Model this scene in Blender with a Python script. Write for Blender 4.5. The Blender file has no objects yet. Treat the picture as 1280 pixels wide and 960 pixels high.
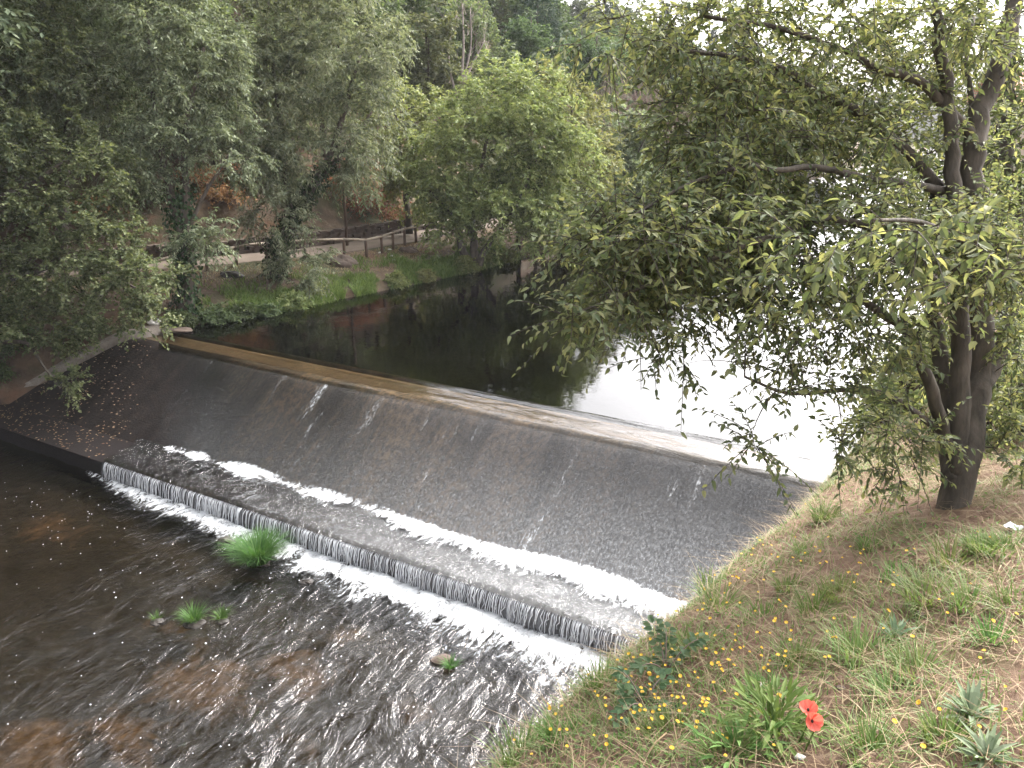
import bpy, math, random
import numpy as np
from mathutils import Vector

R = math.radians
rng = np.random.default_rng(11)
random.seed(11)
scene = bpy.context.scene
COL = scene.collection

# ------------------------------------------------------------------ layout helpers
CAMZ, TH, FPX = 6.5, R(18.26), 1000.0          # metres above the upper pool, pitch, focal length (photo pixels)
ST, CT = math.sin(TH), math.cos(TH)

def ray(px, py):
    lat, d = (px - 640) / FPX, (py - 480) / FPX
    return np.array((lat, CT - ST * d, -(ST + CT * d)))
def at_t(px, py, t):
    return np.array((0, 0, CAMZ)) + ray(px, py) * t
def at_z(px, py, z):
    r = ray(px, py); return np.array((0, 0, CAMZ)) + r * ((z - CAMZ) / r[2])
def proj(p):
    x, y, z = p[0], p[1], p[2] - CAMZ
    dep = y * CT - z * ST; up = y * ST + z * CT
    return 640 + FPX * x / dep, 480 - FPX * up / dep, dep
RX, RY = 0.51, 0.8602                            # upstream direction of the river
def xy(w, c):
    return RX * w + RY * c, RY * w - RX * c
def wc(x, y):
    return RX * x + RY * y, RY * x - RX * y
W0, C0 = 15.9, -2.2                              # weir crest, near end
def su(s, u, z):                                 # along the weir (to the left), downstream
    x, y = xy(W0 - u, C0 - s); return (x, y, z)

def hsh(i, j, seed):
    v = np.sin(i * 127.1 + j * 311.7 + seed * 74.7) * 43758.5453
    return v - np.floor(v)
def vnoise(x, y, seed=0):
    x = np.asarray(x, float); y = np.asarray(y, float)
    xi, yi = np.floor(x), np.floor(y); fx, fy = x - xi, y - yi
    fx = fx * fx * (3 - 2 * fx); fy = fy * fy * (3 - 2 * fy)
    a = hsh(xi, yi, seed); b = hsh(xi + 1, yi, seed); c = hsh(xi, yi + 1, seed); d = hsh(xi + 1, yi + 1, seed)
    return (a * (1 - fx) + b * fx) * (1 - fy) + (c * (1 - fx) + d * fx) * fy
def fbm(x, y, seed=0, o=4):
    s, a, n = 0, .5, 0
    for k in range(o):
        s = s + a * vnoise(np.asarray(x) * 2 ** k + 17 * k, np.asarray(y) * 2 ** k - 9 * k, seed + k); n += a; a *= .5
    return s / n
def nrm(v):
    return v / (np.linalg.norm(v, axis=-1, keepdims=True) + 1e-9)
def rdir(n):
    return nrm(rng.normal(size=(n, 3)))

# ------------------------------------------------------------------ mesh building
class MB:
    def __init__(self):
        self.v, self.f, self.m, self.n = [], [], [], 0
    def add(self, verts, faces, mi=0):
        verts = np.asarray(verts, float).reshape(-1, 3)
        self.v.append(verts)
        if isinstance(faces, np.ndarray): faces = [faces]
        for fa in faces:
            fa = np.asarray(fa, int); self.f.append(fa + self.n); self.m.append(np.full(len(fa), mi))
        self.n += len(verts)
    def tube(self, pts, rad, sides=6, mi=0, cap=True):
        pts = np.asarray(pts, float); n = len(pts)
        rad = np.broadcast_to(np.asarray(rad, float), (n,))
        t = nrm(np.gradient(pts, axis=0))
        ref = np.array((0, 0, 1.)) if abs(t[:, 2]).mean() < .8 else np.array((1., 0, 0))
        a = nrm(np.cross(t, ref)); b = np.cross(t, a)
        th = np.arange(sides) * 2 * math.pi / sides
        v = pts[:, None] + rad[:, None, None] * (np.cos(th)[None, :, None] * a[:, None] + np.sin(th)[None, :, None] * b[:, None])
        i = np.arange(n - 1)[:, None] * sides; j = np.arange(sides)[None]; k = (j + 1) % sides
        q = np.stack([i + j, i + k, i + sides + k, i + sides + j], -1).reshape(-1, 4)
        fs = [q]
        if cap and sides >= 3:
            fs.append(np.array([[(n - 1) * sides + x for x in range(sides)]])); fs.append(np.array([list(range(sides))[::-1]]))
        self.add(v, fs, mi)
    def box(self, c, ax, h, mi=0, jit=0):
        c = np.asarray(c, float); ax = np.asarray(ax, float)
        s = np.array([(-1,-1,-1),(1,-1,-1),(1,1,-1),(-1,1,-1),(-1,-1,1),(1,-1,1),(1,1,1),(-1,1,1)], float)
        if jit: s = s * (1 + rng.uniform(-jit, jit, s.shape))
        v = c + (s * np.asarray(h)) @ ax
        self.add(v, np.array([(0,3,2,1),(4,5,6,7),(0,1,5,4),(1,2,6,5),(2,3,7,6),(3,0,4,7)]), mi)
    def grid(self, V, mi=0, flip=False):
        n, m = V.shape[:2]
        i = np.arange(n - 1)[:, None] * m; j = np.arange(m - 1)[None]
        q = np.stack([i + j, i + j + 1, i + m + j + 1, i + m + j], -1).reshape(-1, 4)
        self.add(V.reshape(-1, 3), q[:, ::-1] if flip else q, mi)
    def rock(self, c, r, seed=0, mi=0, flat=.7, sub=12, amp=.5):
        u = np.linspace(0, 2 * math.pi, sub, endpoint=False); t = np.linspace(.02, math.pi - .02, sub // 2 + 2)
        T, U = np.meshgrid(t, u, indexing='ij')
        d = np.stack([np.sin(T) * np.cos(U), np.sin(T) * np.sin(U), np.cos(T)], -1)
        k = 1 + amp * (fbm(d[..., 0] * 1.7 + seed * 3.1 + d[..., 2] * 1.3, d[..., 1] * 1.7 + d[..., 2] + seed, seed, 3) - .5) * 1.6
        rr = np.asarray(r) * np.ones(3)
        v = np.asarray(c) + d * k[..., None] * rr * np.array((1, 1, flat))
        n, m = v.shape[:2]
        i = np.arange(n - 1)[:, None] * m; j = np.arange(m)[None]; k2 = (j + 1) % m
        q = np.stack([i + j, i + m + j, i + m + k2, i + k2], -1).reshape(-1, 4)
        self.add(v.reshape(-1, 3), [q, np.array([list(range(m))]), np.array([[(n - 1) * m + x for x in range(m)][::-1]])], mi)
    def mesh(self, name, mats, smooth=True, uv=None):
        V = np.concatenate(self.v) if self.v else np.zeros((0, 3))
        me = bpy.data.meshes.new(name)
        me.vertices.add(len(V)); me.vertices.foreach_set('co', V.astype(np.float32).ravel())
        tot = np.concatenate([np.full(len(f), f.shape[1]) for f in self.f])
        idx = np.concatenate([f.ravel() for f in self.f])
        me.loops.add(len(idx)); me.loops.foreach_set('vertex_index', idx.astype(np.int32))
        me.polygons.add(len(tot))
        st = np.concatenate([[0], np.cumsum(tot)[:-1]])
        me.polygons.foreach_set('loop_start', st.astype(np.int32))
        me.polygons.foreach_set('material_index', np.concatenate(self.m).astype(np.int32))
        me.polygons.foreach_set('use_smooth', np.full(len(tot), smooth))
        for m in (mats if isinstance(mats, (list, tuple)) else [mats]): me.materials.append(m)
        if uv is not None:
            l = me.uv_layers.new(name='UVMap'); l.data.foreach_set('uv', np.asarray(uv, np.float32)[idx].ravel())
        me.update(calc_edges=True)
        return me
    def build(self, name, mats, parent=None, smooth=True, uv=None):
        o = bpy.data.objects.new(name, self.mesh(name, mats, smooth, uv)); COL.objects.link(o)
        if parent is not None: o.parent = parent
        return o

def tag(o, label=None, cat=None, group=None, kind=None):
    if label: o['label'] = label
    if cat: o['category'] = cat
    if group: o['group'] = group
    if kind: o['kind'] = kind
    return o
def empty(name, loc, label, cat, group=None):
    o = bpy.data.objects.new(name, None); COL.objects.link(o); o.location = loc
    o.empty_display_size = .2
    return tag(o, label, cat, group)
def dup(root, loc, rotz=0, sc=1, label=None, group=None):
    r = root.copy(); COL.objects.link(r); r.location = loc; r.rotation_euler = (0, 0, rotz); r.scale = (sc, sc, sc) if np.isscalar(sc) else sc
    if label: r['label'] = label
    if group: r['group'] = group
    for ch in root.children:
        c = ch.copy(); COL.objects.link(c); c.parent = r
    return r

# ------------------------------------------------------------------ materials
class NT:
    def __init__(self, name):
        self.m = bpy.data.materials.new(name); self.m.use_nodes = True
        self.t = self.m.node_tree; self.t.nodes.clear()
        self.out = self.t.nodes.new('ShaderNodeOutputMaterial')
    def n(self, typ, **kw):
        nd = self.t.nodes.new('ShaderNode' + typ)
        for k, v in kw.items():
            if k in nd.inputs.keys(): self.put(nd.inputs[k], v)
            else: setattr(nd, k, v)
        return nd
    def put(self, sock, v):
        if hasattr(v, 'is_output') or isinstance(v, bpy.types.NodeSocket): self.t.links.new(v, sock)
        else:
            if sock.type == 'RGBA' and len(v) == 3: v = (*v, 1)
            sock.default_value = v
    def noise(self, vec, scale, detail=4, rough=.55, dist=0, sc=None):
        if sc is not None:
            mp = self.n('Mapping', Scale=sc); self.put(mp.inputs['Vector'], vec); vec = mp.outputs[0]
        nd = self.n('TexNoise', Scale=scale, Detail=detail, Roughness=rough, Distortion=dist); self.put(nd.inputs['Vector'], vec)
        return nd.outputs['Fac']
    def ramp(self, fac, stops):
        nd = self.n('ValToRGB'); self.put(nd.inputs[0], fac)
        e = nd.color_ramp.elements
        while len(e) < len(stops): e.new(.5)
        for k, (p, c) in enumerate(stops):
            e[k].position = p; c = c if hasattr(c, '__len__') else (c, c, c); e[k].color = (*c[:3], 1)
        return nd.outputs[0]
    def mix(self, fac, a, b, mode='MIX'):
        nd = self.n('MixRGB', blend_type=mode); self.put(nd.inputs[0], fac); self.put(nd.inputs[1], a); self.put(nd.inputs[2], b)
        return nd.outputs[0]
    def math(self, op, a, b=0., clamp=False):
        nd = self.n('Math', operation=op, use_clamp=clamp); self.put(nd.inputs[0], a); self.put(nd.inputs[1], b)
        return nd.outputs[0]
    def bump(self, h, strength, dist, normal=None):
        nd = self.n('Bump', Strength=strength, Distance=dist); self.put(nd.inputs['Height'], h)
        if normal is not None: self.put(nd.inputs['Normal'], normal)
        return nd.outputs[0]
    def shmix(self, fac, a, b):
        nd = self.n('MixShader'); self.put(nd.inputs[0], fac); self.put(nd.inputs[1], a); self.put(nd.inputs[2], b)
        return nd.outputs[0]
    def done(self, sh):
        self.t.links.new(sh, self.out.inputs['Surface']); return self.m
    def obj(self): return self.n('TexCoord').outputs['Object']
    def uv(self): return self.n('TexCoord').outputs['UV']
    def geo(self): return self.n('NewGeometry')

def leaf_mat(name, cols, trans=.35, tcol=None, rough=.6, spec=.15):
    k = NT(name); g = k.geo()
    c = k.ramp(g.outputs['Random Per Island'], [(i / (len(cols) - 1), x) for i, x in enumerate(cols)])
    oi = k.n('ObjectInfo'); hs = k.n('HueSaturation', Saturation=1.0)
    hv = k.math('ADD', k.math('MULTIPLY', oi.outputs['Random'], .05), .475); k.put(hs.inputs['Hue'], hv)
    k.put(hs.inputs['Value'], k.math('ADD', k.math('MULTIPLY', oi.outputs['Random'], .35), .82)); k.put(hs.inputs['Color'], c); c = hs.outputs[0]
    p = k.n('BsdfPrincipled', Roughness=rough); k.put(p.inputs['Base Color'], c); p.inputs['Specular IOR Level'].default_value = spec
    t = k.n('BsdfTranslucent'); k.put(t.inputs['Color'], k.mix(1, c, tcol or (1.3, 1.3, .85), 'MULTIPLY'))
    return k.done(k.shmix(trans, p.outputs[0], t.outputs[0]))
def noisy_mat(name, stops, scale, rough=.85, bump=.3, bdist=.02, sc=None, detail=6, spec=.3, second=None):
    k = NT(name); o = k.obj()
    f = k.noise(o, scale, detail, .6, 0, sc); c = k.ramp(f, stops)
    if second: c = k.mix(k.ramp(k.noise(o, second[0], 4), [(.42, 0), (.6, 1)]), c, second[1])
    p = k.n('BsdfPrincipled', Roughness=rough); k.put(p.inputs['Base Color'], c); p.inputs['Specular IOR Level'].default_value = spec
    f2 = k.noise(o, scale * 3.1, 5, .6, 0, sc)
    k.put(p.inputs['Normal'], k.bump(f2, bump, bdist))
    return k.done(p.outputs[0])

M = {}
M['bark'] = noisy_mat('bark', [(.3, (.035, .028, .022)), (.7, (.11, .09, .07))], 9, .9, .8, .02, (1, 1, .25))
M['bark_grey'] = noisy_mat('grey_bark', [(.3, (.04, .034, .028)), (.7, (.12, .1, .082))], 12, .9, .8, .012, (1, 1, .3))
M['bark_pale'] = noisy_mat('pale_bark', [(.3, (.16, .13, .115)), (.7, (.28, .24, .21))], 9, .9, .5, .02, (1, 1, .25))
M['twig_pink'] = noisy_mat('pink_twigs', [(.3, (.15, .105, .09)), (.7, (.27, .2, .175))], 3, .9, 0)
M['leaf_light'] = leaf_mat('light_green_leaf', [(.105, .135, .055), (.185, .212, .085), (.27, .28, .12)])
M['leaf_mid'] = leaf_mat('mid_green_leaf', [(.06, .08, .04), (.11, .135, .065), (.17, .19, .095)])
M['leaf_grey'] = leaf_mat('grey_green_leaf', [(.095, .12, .075), (.17, .2, .125), (.25, .275, .18)])
M['leaf_dark'] = leaf_mat('dark_green_leaf', [(.04, .06, .03), (.07, .1, .045), (.12, .155, .07)])
M['leaf_alder'] = leaf_mat('alder_leaf', [(.055, .078, .038), (.115, .145, .068), (.195, .225, .115)])
M['leaf_near'] = leaf_mat('elm_leaf', [(.068, .085, .044), (.115, .13, .066), (.165, .175, .092), (.25, .235, .125)], .46, (1.35, 1.3, .8), .6, .25)
M['needle'] = leaf_mat('conifer_needles', [(.02, .04, .025), (.035, .06, .035), (.05, .08, .045)], .15)
M['ivy'] = leaf_mat('ivy_leaf', [(.015, .03, .013), (.03, .05, .02), (.05, .075, .03)], .15)
M['bracken'] = leaf_mat('dry_bracken', [(.14, .07, .04), (.24, .12, .065), (.33, .19, .11)], .3, (1.2, 1, .8), .8, .1)
M['grass'] = leaf_mat('grass_blade', [(.1, .15, .045), (.15, .205, .065), (.22, .26, .1)], .35, None, .5, .25)
M['grass_bright'] = leaf_mat('lush_grass_blade', [(.075, .11, .03), (.12, .165, .05), (.18, .22, .075)], .35)
M['sedge'] = leaf_mat('sedge_blade', [(.035, .085, .022), (.065, .13, .035), (.11, .19, .06)], .3)
M['straw'] = leaf_mat('dry_straw', [(.19, .125, .07), (.28, .2, .115), (.38, .3, .19)], .15, (1, 1, 1), .7, .2)
M['plant'] = leaf_mat('herb_leaf', [(.08, .15, .04), (.12, .2, .055), (.16, .25, .075)], .3)
M['bramble'] = leaf_mat('bramble_leaf', [(.05, .1, .05), (.08, .14, .065), (.12, .18, .09)], .25)
M['mullein'] = leaf_mat('grey_green_felted_leaf', [(.12, .16, .09), (.17, .215, .13), (.23, .27, .18)], .2, (1, 1, .9), .8, .1)
M['litter'] = leaf_mat('fallen_leaf', [(.12, .07, .04), (.2, .13, .07), (.3, .24, .15)], .1, (1, 1, 1), .8, .1)
M['fence'] = noisy_mat('weathered_wood', [(.3, (.22, .175, .13)), (.7, (.44, .37, .29))], 6, .85, .3, .01, (1, 1, .2))
M['fence_post'] = noisy_mat('brown_post_wood', [(.3, (.07, .045, .035)), (.7, (.14, .095, .07))], 6, .85, .3, .01, (1, 1, .2))
M['stone'] = noisy_mat('field_stone', [(.25, (.05, .037, .03)), (.75, (.135, .1, .08))], 2.2, .9, .6, .03)
M['stone_dark'] = noisy_mat('wet_stone', [(.3, (.012, .01, .009)), (.7, (.045, .037, .03))], 6, .5, .6, .03)
M['stone_white'] = noisy_mat('pale_stone', [(.3, (.45, .42, .38)), (.7, (.65, .62, .58))], 6, .8, .4, .02)
M['paper'] = noisy_mat('white_paper', [(.3, (.7, .7, .7)), (.7, (.85, .85, .85))], 6, .7, .2, .01)
M['petal_yellow'] = noisy_mat('yellow_petal', [(.3, (.7, .44, .05)), (.7, (.8, .56, .08))], 40, .6, 0)
M['path'] = noisy_mat('gravel_path', [(.3, (.1, .076, .058)), (.7, (.16, .125, .098))], 1.5, .95, .4, .02)
M['wall_plaster'] = noisy_mat('plaster', [(.3, (.5, .42, .36)), (.7, (.6, .52, .45))], 1.5, .9, .1)
M['roof_tile'] = noisy_mat('clay_tile', [(.3, (.3, .12, .08)), (.7, (.45, .2, .13))], 3, .8, .4, .03)
M['pane'] = noisy_mat('window_pane', [(.3, (.03, .035, .04)), (.7, (.05, .055, .06))], 3, .1, 0, spec=.5)

def soil_near():
    k = NT('bank_soil'); o = k.obj()
    c = k.ramp(k.noise(o, 9, 8, .65), [(.3, (.1, .06, .042)), (.5, (.2, .13, .09)), (.7, (.32, .235, .17))])
    c = k.mix(k.ramp(k.noise(o, 1.1, 4), [(.4, 0), (.62, .75)]), c, (.2, .12, .085))
    c = k.mix(k.ramp(k.noise(o, 2.3, 5, .6, 0, (1, 1, .6)), [(.5, 0), (.66, .65)]), c, (.12, .12, .045))
    p = k.n('BsdfPrincipled', Roughness=.95); k.put(p.inputs['Base Color'], c); p.inputs['Specular IOR Level'].default_value = .15
    k.put(p.inputs['Normal'], k.bump(k.noise(o, 20, 9, .8), 1, .05))
    return k.done(p.outputs[0])
def soil_far():
    k = NT('hillside_soil'); o = k.obj()
    c = k.ramp(k.noise(o, 1.3, 8, .65), [(.3, (.05, .036, .026)), (.55, (.115, .082, .056)), (.75, (.2, .15, .1))])
    c = k.mix(k.ramp(k.noise(o, .35, 5), [(.45, 0), (.6, .8)]), c, (.05, .06, .025))
    c = k.mix(k.ramp(k.noise(o, .5, 4, .6, 0, (1, 1, 1.7)), [(.54, 0), (.64, .6)]), c, (.14, .072, .045))
    p = k.n('BsdfPrincipled', Roughness=.95); k.put(p.inputs['Base Color'], c); p.inputs['Specular IOR Level'].default_value = .15
    k.put(p.inputs['Normal'], k.bump(k.noise(o, 3, 8, .7), .8, .15))
    return k.done(p.outputs[0])
def river_bed():
    k = NT('river_bed'); o = k.obj()
    c = k.ramp(k.noise(o, 2.2, 7, .65), [(.3, (.0025, .0025, .003)), (.7, (.009, .0085, .009))])
    at = k.n('Attribute', attribute_name='sand'); sand = k.ramp(k.math('ADD', at.outputs['Fac'], k.math('MULTIPLY', k.math('SUBTRACT', k.noise(o, .9, 7, .72, .8), .5), 2.2)), [(.3, 0), (.75, 1)])
    c = k.mix(sand, c, k.ramp(k.noise(o, 6, 5), [(.3, (.04, .027, .017)), (.7, (.1, .07, .044))]))
    p = k.n('BsdfPrincipled', Roughness=.9); k.put(p.inputs['Base Color'], c)
    k.put(p.inputs['Normal'], k.bump(k.noise(o, 5, 5), .6, .06))
    return k.done(p.outputs[0])
def concrete(name, base, dark, tan, tanmin=.5, wet=.45, stain_shade=False):
    k = NT(name); u = k.uv(); sx = k.n('SeparateXYZ'); k.put(sx.inputs[0], u)
    c = k.ramp(k.noise(u, 16, 8, .78, 0, (1, .6, 1)), [(.34, dark), (.62, base)])
    c = k.mix(k.math('MULTIPLY', k.ramp(k.noise(u, .9, 7, .7, 0, (1, .3, 1)), [(tanmin - .1, 0), (tanmin + .06, 1)]),
                     k.ramp(k.noise(u, 7, 6, .8, 0, (1, .6, 1)), [(.44, 0), (.58, 1)])), c, tan)
    if stain_shade:
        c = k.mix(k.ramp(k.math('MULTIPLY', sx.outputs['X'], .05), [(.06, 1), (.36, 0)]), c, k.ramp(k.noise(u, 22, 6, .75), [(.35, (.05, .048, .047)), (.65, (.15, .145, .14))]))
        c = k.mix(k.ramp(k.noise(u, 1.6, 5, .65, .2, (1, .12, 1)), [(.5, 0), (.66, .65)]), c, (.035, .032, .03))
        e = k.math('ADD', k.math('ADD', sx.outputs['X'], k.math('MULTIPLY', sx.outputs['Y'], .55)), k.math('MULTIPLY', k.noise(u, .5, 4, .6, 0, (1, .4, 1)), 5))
        c = k.mix(k.ramp(k.math('MULTIPLY', e, .033), [(.42, 0), (.64, .93)]), c, (.012, .01, .01))  # tree shade over the far left end, painted into the concrete colour
    p = k.n('BsdfPrincipled', Roughness=wet); k.put(p.inputs['Base Color'], c); p.inputs['Specular IOR Level'].default_value = .02
    k.put(p.inputs['Normal'], k.bump(k.noise(u, 16, 7, .75), .6, .03))
    return k.done(p.outputs[0])
M['soil'] = soil_near(); M['hill'] = soil_far(); M['bed'] = river_bed()
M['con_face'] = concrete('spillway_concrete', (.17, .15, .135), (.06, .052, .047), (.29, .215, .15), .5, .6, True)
M['con_crest'] = concrete('crest_concrete', (.1, .073, .045), (.055, .04, .027), (.14, .104, .066), .5)
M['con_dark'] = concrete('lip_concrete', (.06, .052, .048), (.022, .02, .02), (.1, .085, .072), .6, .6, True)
M['con_kerb'] = concrete('sandy_concrete', (.2, .175, .15), (.13, .11, .095), (.26, .23, .2), .5, .9)

def water(name, tint, ripple, rough=.03, foam=None, ior=1.33, gcol=1.0, calm=False):
    """ripple: list of (scale vector, scale, strength, distance)"""
    k = NT(name); u = k.uv(); nm = None
    if calm:
        sx = k.n('SeparateXYZ'); k.put(sx.inputs[0], u)
        e = k.math('ADD', k.math('MULTIPLY', k.math('SUBTRACT', sx.outputs['X'], k.math('MULTIPLY', sx.outputs['Y'], .5)), .05), k.math('MULTIPLY', k.math('SUBTRACT', k.noise(u, .35, 3), .5), .9))
        amp = k.ramp(e, [(.0, 1), (.55, .3)])
    for sc, s, st, d, dist in ripple:
        hgt = k.noise(u, s, 4, .55, dist, sc)
        nm = k.bump(k.math('MULTIPLY', hgt, amp) if calm else hgt, st, d, nm)
    fr = k.n('Fresnel', IOR=ior)
    gl = k.n('BsdfGlossy', Roughness=rough); k.put(gl.inputs['Color'], (gcol, gcol, gcol * 1.02))
    if nm is not None:
        k.put(fr.inputs['Normal'], nm); k.put(gl.inputs['Normal'], nm)
    tr = k.n('BsdfTransparent', Color=tint)
    sh = k.shmix(fr.outputs[0], tr.outputs[0], gl.outputs[0])
    if foam: sh = foam(k, u, sh)
    return k.done(sh)
def white(k):
    d = k.n('BsdfPrincipled', Roughness=.6); k.put(d.inputs['Base Color'], (.82, .84, .86)); d.inputs['Specular IOR Level'].default_value = .3
    return d.outputs[0]
def streaks(k, u, sh):
    a = k.noise(u, 2.6, 5, .7, .15, (1, .16, 1))            # long streaks down the slope
    b = k.noise(u, 22, 4, .7, 0, (1, .35, 1))
    patch = k.ramp(k.noise(u, .7, 2, .5, 0, (1, .25, 1)), [(.45, 0), (.62, 1)])
    m = k.math('MULTIPLY', k.ramp(a, [(.54, 0), (.7, .75)]), k.ramp(b, [(.46, 0), (.6, 1)]))
    m = k.math('MULTIPLY', m, patch)
    g = k.math('MULTIPLY', k.ramp(k.noise(u, 34, 3, .6, 0, (1, .6, 1)), [(.6, 0), (.72, .4)]), k.ramp(k.noise(u, .8, 3, .5, 0, (1, .3, 1)), [(.42, 0), (.7, 1)]))
    sx = k.n('SeparateXYZ'); k.put(sx.inputs[0], u)
    right = k.ramp(k.math('MULTIPLY', sx.outputs['X'], 1 / 16), [(.05, 1), (.75, .25)])
    low = k.ramp(k.math('MULTIPLY', sx.outputs['Y'], .25), [(.45, .25), (.85, 1)])
    veil = k.math('MULTIPLY', k.math('MULTIPLY', k.ramp(k.noise(u, 22, 6, .8, .4, (1, .6, 1)), [(.45, .1), (.7, .48)]), right), low)  # white mixed in for the sky's sheen on the film, right and low
    al = k.math('MAXIMUM', k.math('MAXIMUM', m, g, True), veil)
    e = k.math('ADD', k.math('ADD', sx.outputs['X'], k.math('MULTIPLY', sx.outputs['Y'], .95)), k.math('MULTIPLY', k.noise(u, 1.2, 4, .6, 0, (1, .3, 1)), 2.4))
    fade = k.ramp(k.math('MULTIPLY', e, .04), [(.76, 0), (.84, 1)])
    return k.shmix(fade, k.shmix(al, sh, white(k)), k.n('BsdfTransparent').outputs[0])
def aerate(k, u, sh):
    sx = k.n('SeparateXYZ'); k.put(sx.inputs[0], u)
    right = k.ramp(k.math('MULTIPLY', sx.outputs['X'], 1 / 16), [(.1, .2), (.45, .1), (.75, .0)])
    f = k.ramp(k.noise(u, 5, 7, .75, 1.5, (1, .8, 1)), [(.3, .25), (.7, 1)])
    return k.shmix(k.math('MULTIPLY', right, f), sh, white(k))
def aerate_low(k, u, sh):
    sx = k.n('SeparateXYZ'); k.put(sx.inputs[0], u)
    right = k.ramp(k.math('MULTIPLY', sx.outputs['X'], 1 / 16), [(.0, .06), (.5, .02), (.8, .0)])
    f = k.ramp(k.noise(u, 2.4, 8, .75, 1.5, (1, .6, 1)), [(.4, 0), (.68, 1)])
    return k.shmix(k.math('MULTIPLY', right, f), sh, white(k))
M['pool'] = water('still_water', (.1, .09, .065), [((1, 1, 1), .9, .035, .25, .3), ((1, 1, 1), 5, .012, .1, 0)], .015)
M['crestw'] = water('crest_water', (.85, .8, .7), [((.35, 1.6, 1), 2.2, .4, .1, .6), ((1, 1, 1), 14, .04, .03, 0)], .03)
M['film'] = water('spill_water', (.86, .83, .8), [((1, .4, 1), 9, .32, .045, .5), ((1, .6, 1), 30, .4, .015, 0)], .12, streaks, 1.33)
M['apronw'] = water('apron_water', (.6, .58, .55), [((1.2, .6, 1), 3.5, 1, .25, 1.0), ((1, .7, 1), 11, .8, .06, .5)], .05, aerate)
M['river'] = water('river_water', (.72, .62, .48), [((1, .55, 1), 1.2, .6, .32, 1.2), ((1, .45, 1), 3.7, .8, .105, 1.0), ((1, .6, 1), 9, .4, .03, .6)], .03, aerate_low, calm=True)

def foam_mat(name, lo, hi, sc=(1, 1, 1), s=6):
    """UV.x metres along, UV.y 0 dense .. 1 gone"""
    k = NT(name); u = k.uv(); sx = k.n('SeparateXYZ'); k.put(sx.inputs[0], u)
    o = k.obj()
    mp = k.n('Mapping', Rotation=(0, 0, math.atan2(RX, RY) - math.pi)); k.put(mp.inputs[0], o); q = mp.outputs[0]
    n1 = k.noise(q, s, 9, .8, 1.2, (1, .45, 1)); n2 = k.noise(q, 1.1, 4, .6, .4)
    thr = k.math('ADD', sx.outputs['Y'], k.math('MULTIPLY', k.math('SUBTRACT', n2, .5), .8))
    val = k.math('SUBTRACT', k.math('ADD', k.math('MULTIPLY', k.math('SUBTRACT', n1, .5), 2.0), 1.0), thr)
    a = k.ramp(val, [(lo, 0), (hi, 1)])
    p = k.n('BsdfPrincipled', Roughness=.65); k.put(p.inputs['Base Color'], k.mix(k.noise(q, 14, 6, .8), (.4, .43, .46), (.9, .91, .92))); p.inputs['Specular IOR Level'].default_value = .25
    k.put(p.inputs['Normal'], k.bump(k.noise(o, 12, 8, .75), 1, .1))
    t = k.n('BsdfTransparent')
    return k.done(k.shmix(a, t.outputs[0], p.outputs[0]))
M['foam'] = foam_mat('foam', .42, .72)
def strand_mat():
    k = NT('falling_water'); p = k.n('BsdfPrincipled', Roughness=.15); k.put(p.inputs['Base Color'], (.9, .91, .93))
    t = k.n('BsdfTransparent', Color=(.95, .96, .97))
    return k.done(k.shmix(.8, t.outputs[0], p.outputs[0]))
M['strand'] = strand_mat()
def sheet_mat():
    k = NT('thin_falling_water'); u = k.uv()
    a = k.ramp(k.noise(u, 9, 4, .7, 0, (1, .06, 1)), [(.42, .05), (.7, .5)])
    d = k.n('BsdfPrincipled', Roughness=.2); k.put(d.inputs['Base Color'], (.6, .62, .66))
    t = k.n('BsdfTransparent')
    return k.done(k.shmix(a, t.outputs[0], d.outputs[0]))
M['sheet'] = sheet_mat()
def poppy_mat():
    k = NT('poppy_petal'); p = k.n('BsdfPrincipled', Roughness=.55); k.put(p.inputs['Base Color'], (.74, .15, .11))
    t = k.n('BsdfTranslucent'); k.put(t.inputs['Color'], (.95, .2, .13))
    return k.done(k.shmix(.35, p.outputs[0], t.outputs[0]))
M['poppy'] = poppy_mat()

# ------------------------------------------------------------------ terrain functions
def c_edge(w):
    return np.interp(w, [-20, 0, 2.1, 3.1, 4.15, 6.2, 8.1, 16, 40, 80, 220], [-1.9, -1.5, -1.41, -1.36, -1.23, -.88, -.72, -.55, -.8, -1.5, -3])
def z_near(w, c):
    w = np.asarray(w, float); c = np.asarray(c, float)
    base = np.interp(w, [-60, 0, 26, 220], [7, 4.9, 1.6, 1.4]) + .368 * np.minimum(c, 9) + .1 * np.maximum(c - 9, 0)
    base = base + .10 * (fbm(w * .9, c * .9, 3) - .5) + .05 * (fbm(w * 5, c * 5, 5) - .5)
    ce = c_edge(w) + .22 * (fbm(w * 1.2, w * .3 + 5, 8) - .5)
    k = .16
    drop = 1.9 * k * np.logaddexp(0, (ce - c) / k)
    return np.maximum(base - drop + .12 * (fbm(w * 2, c * 2, 9) - .5) * np.clip((ce - c) * 2, 0, 1), -3.6)
def ghit(px, py):
    r = ray(px, py)
    ts = np.linspace(1.2, 30, 3000)
    P = np.array((0, 0, CAMZ)) + ts[:, None] * r
    w, c = wc(P[:, 0], P[:, 1]); d = P[:, 2] - z_near(w, c)
    i = np.argmax(d < 0)
    return P[i], d[i] < 0
def c_shore(w):
    return np.interp(w, [-60, -10, 8, 12, 13.5, 15.4, 20.6, 30, 60, 100, 220], [-30, -28.5, -27, -25.5, -24.3, -22.7, -21.1, -19.7, -19.3, -18.5, -16])
def c_path(w):
    return np.interp(w, [-60, 0, 10, 17.6, 21.8, 26, 30.3, 45, 100, 220], [-48, -38, -33, -28.6, -25.9, -24, -23.3, -22.8, -22.5, -22])
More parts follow.
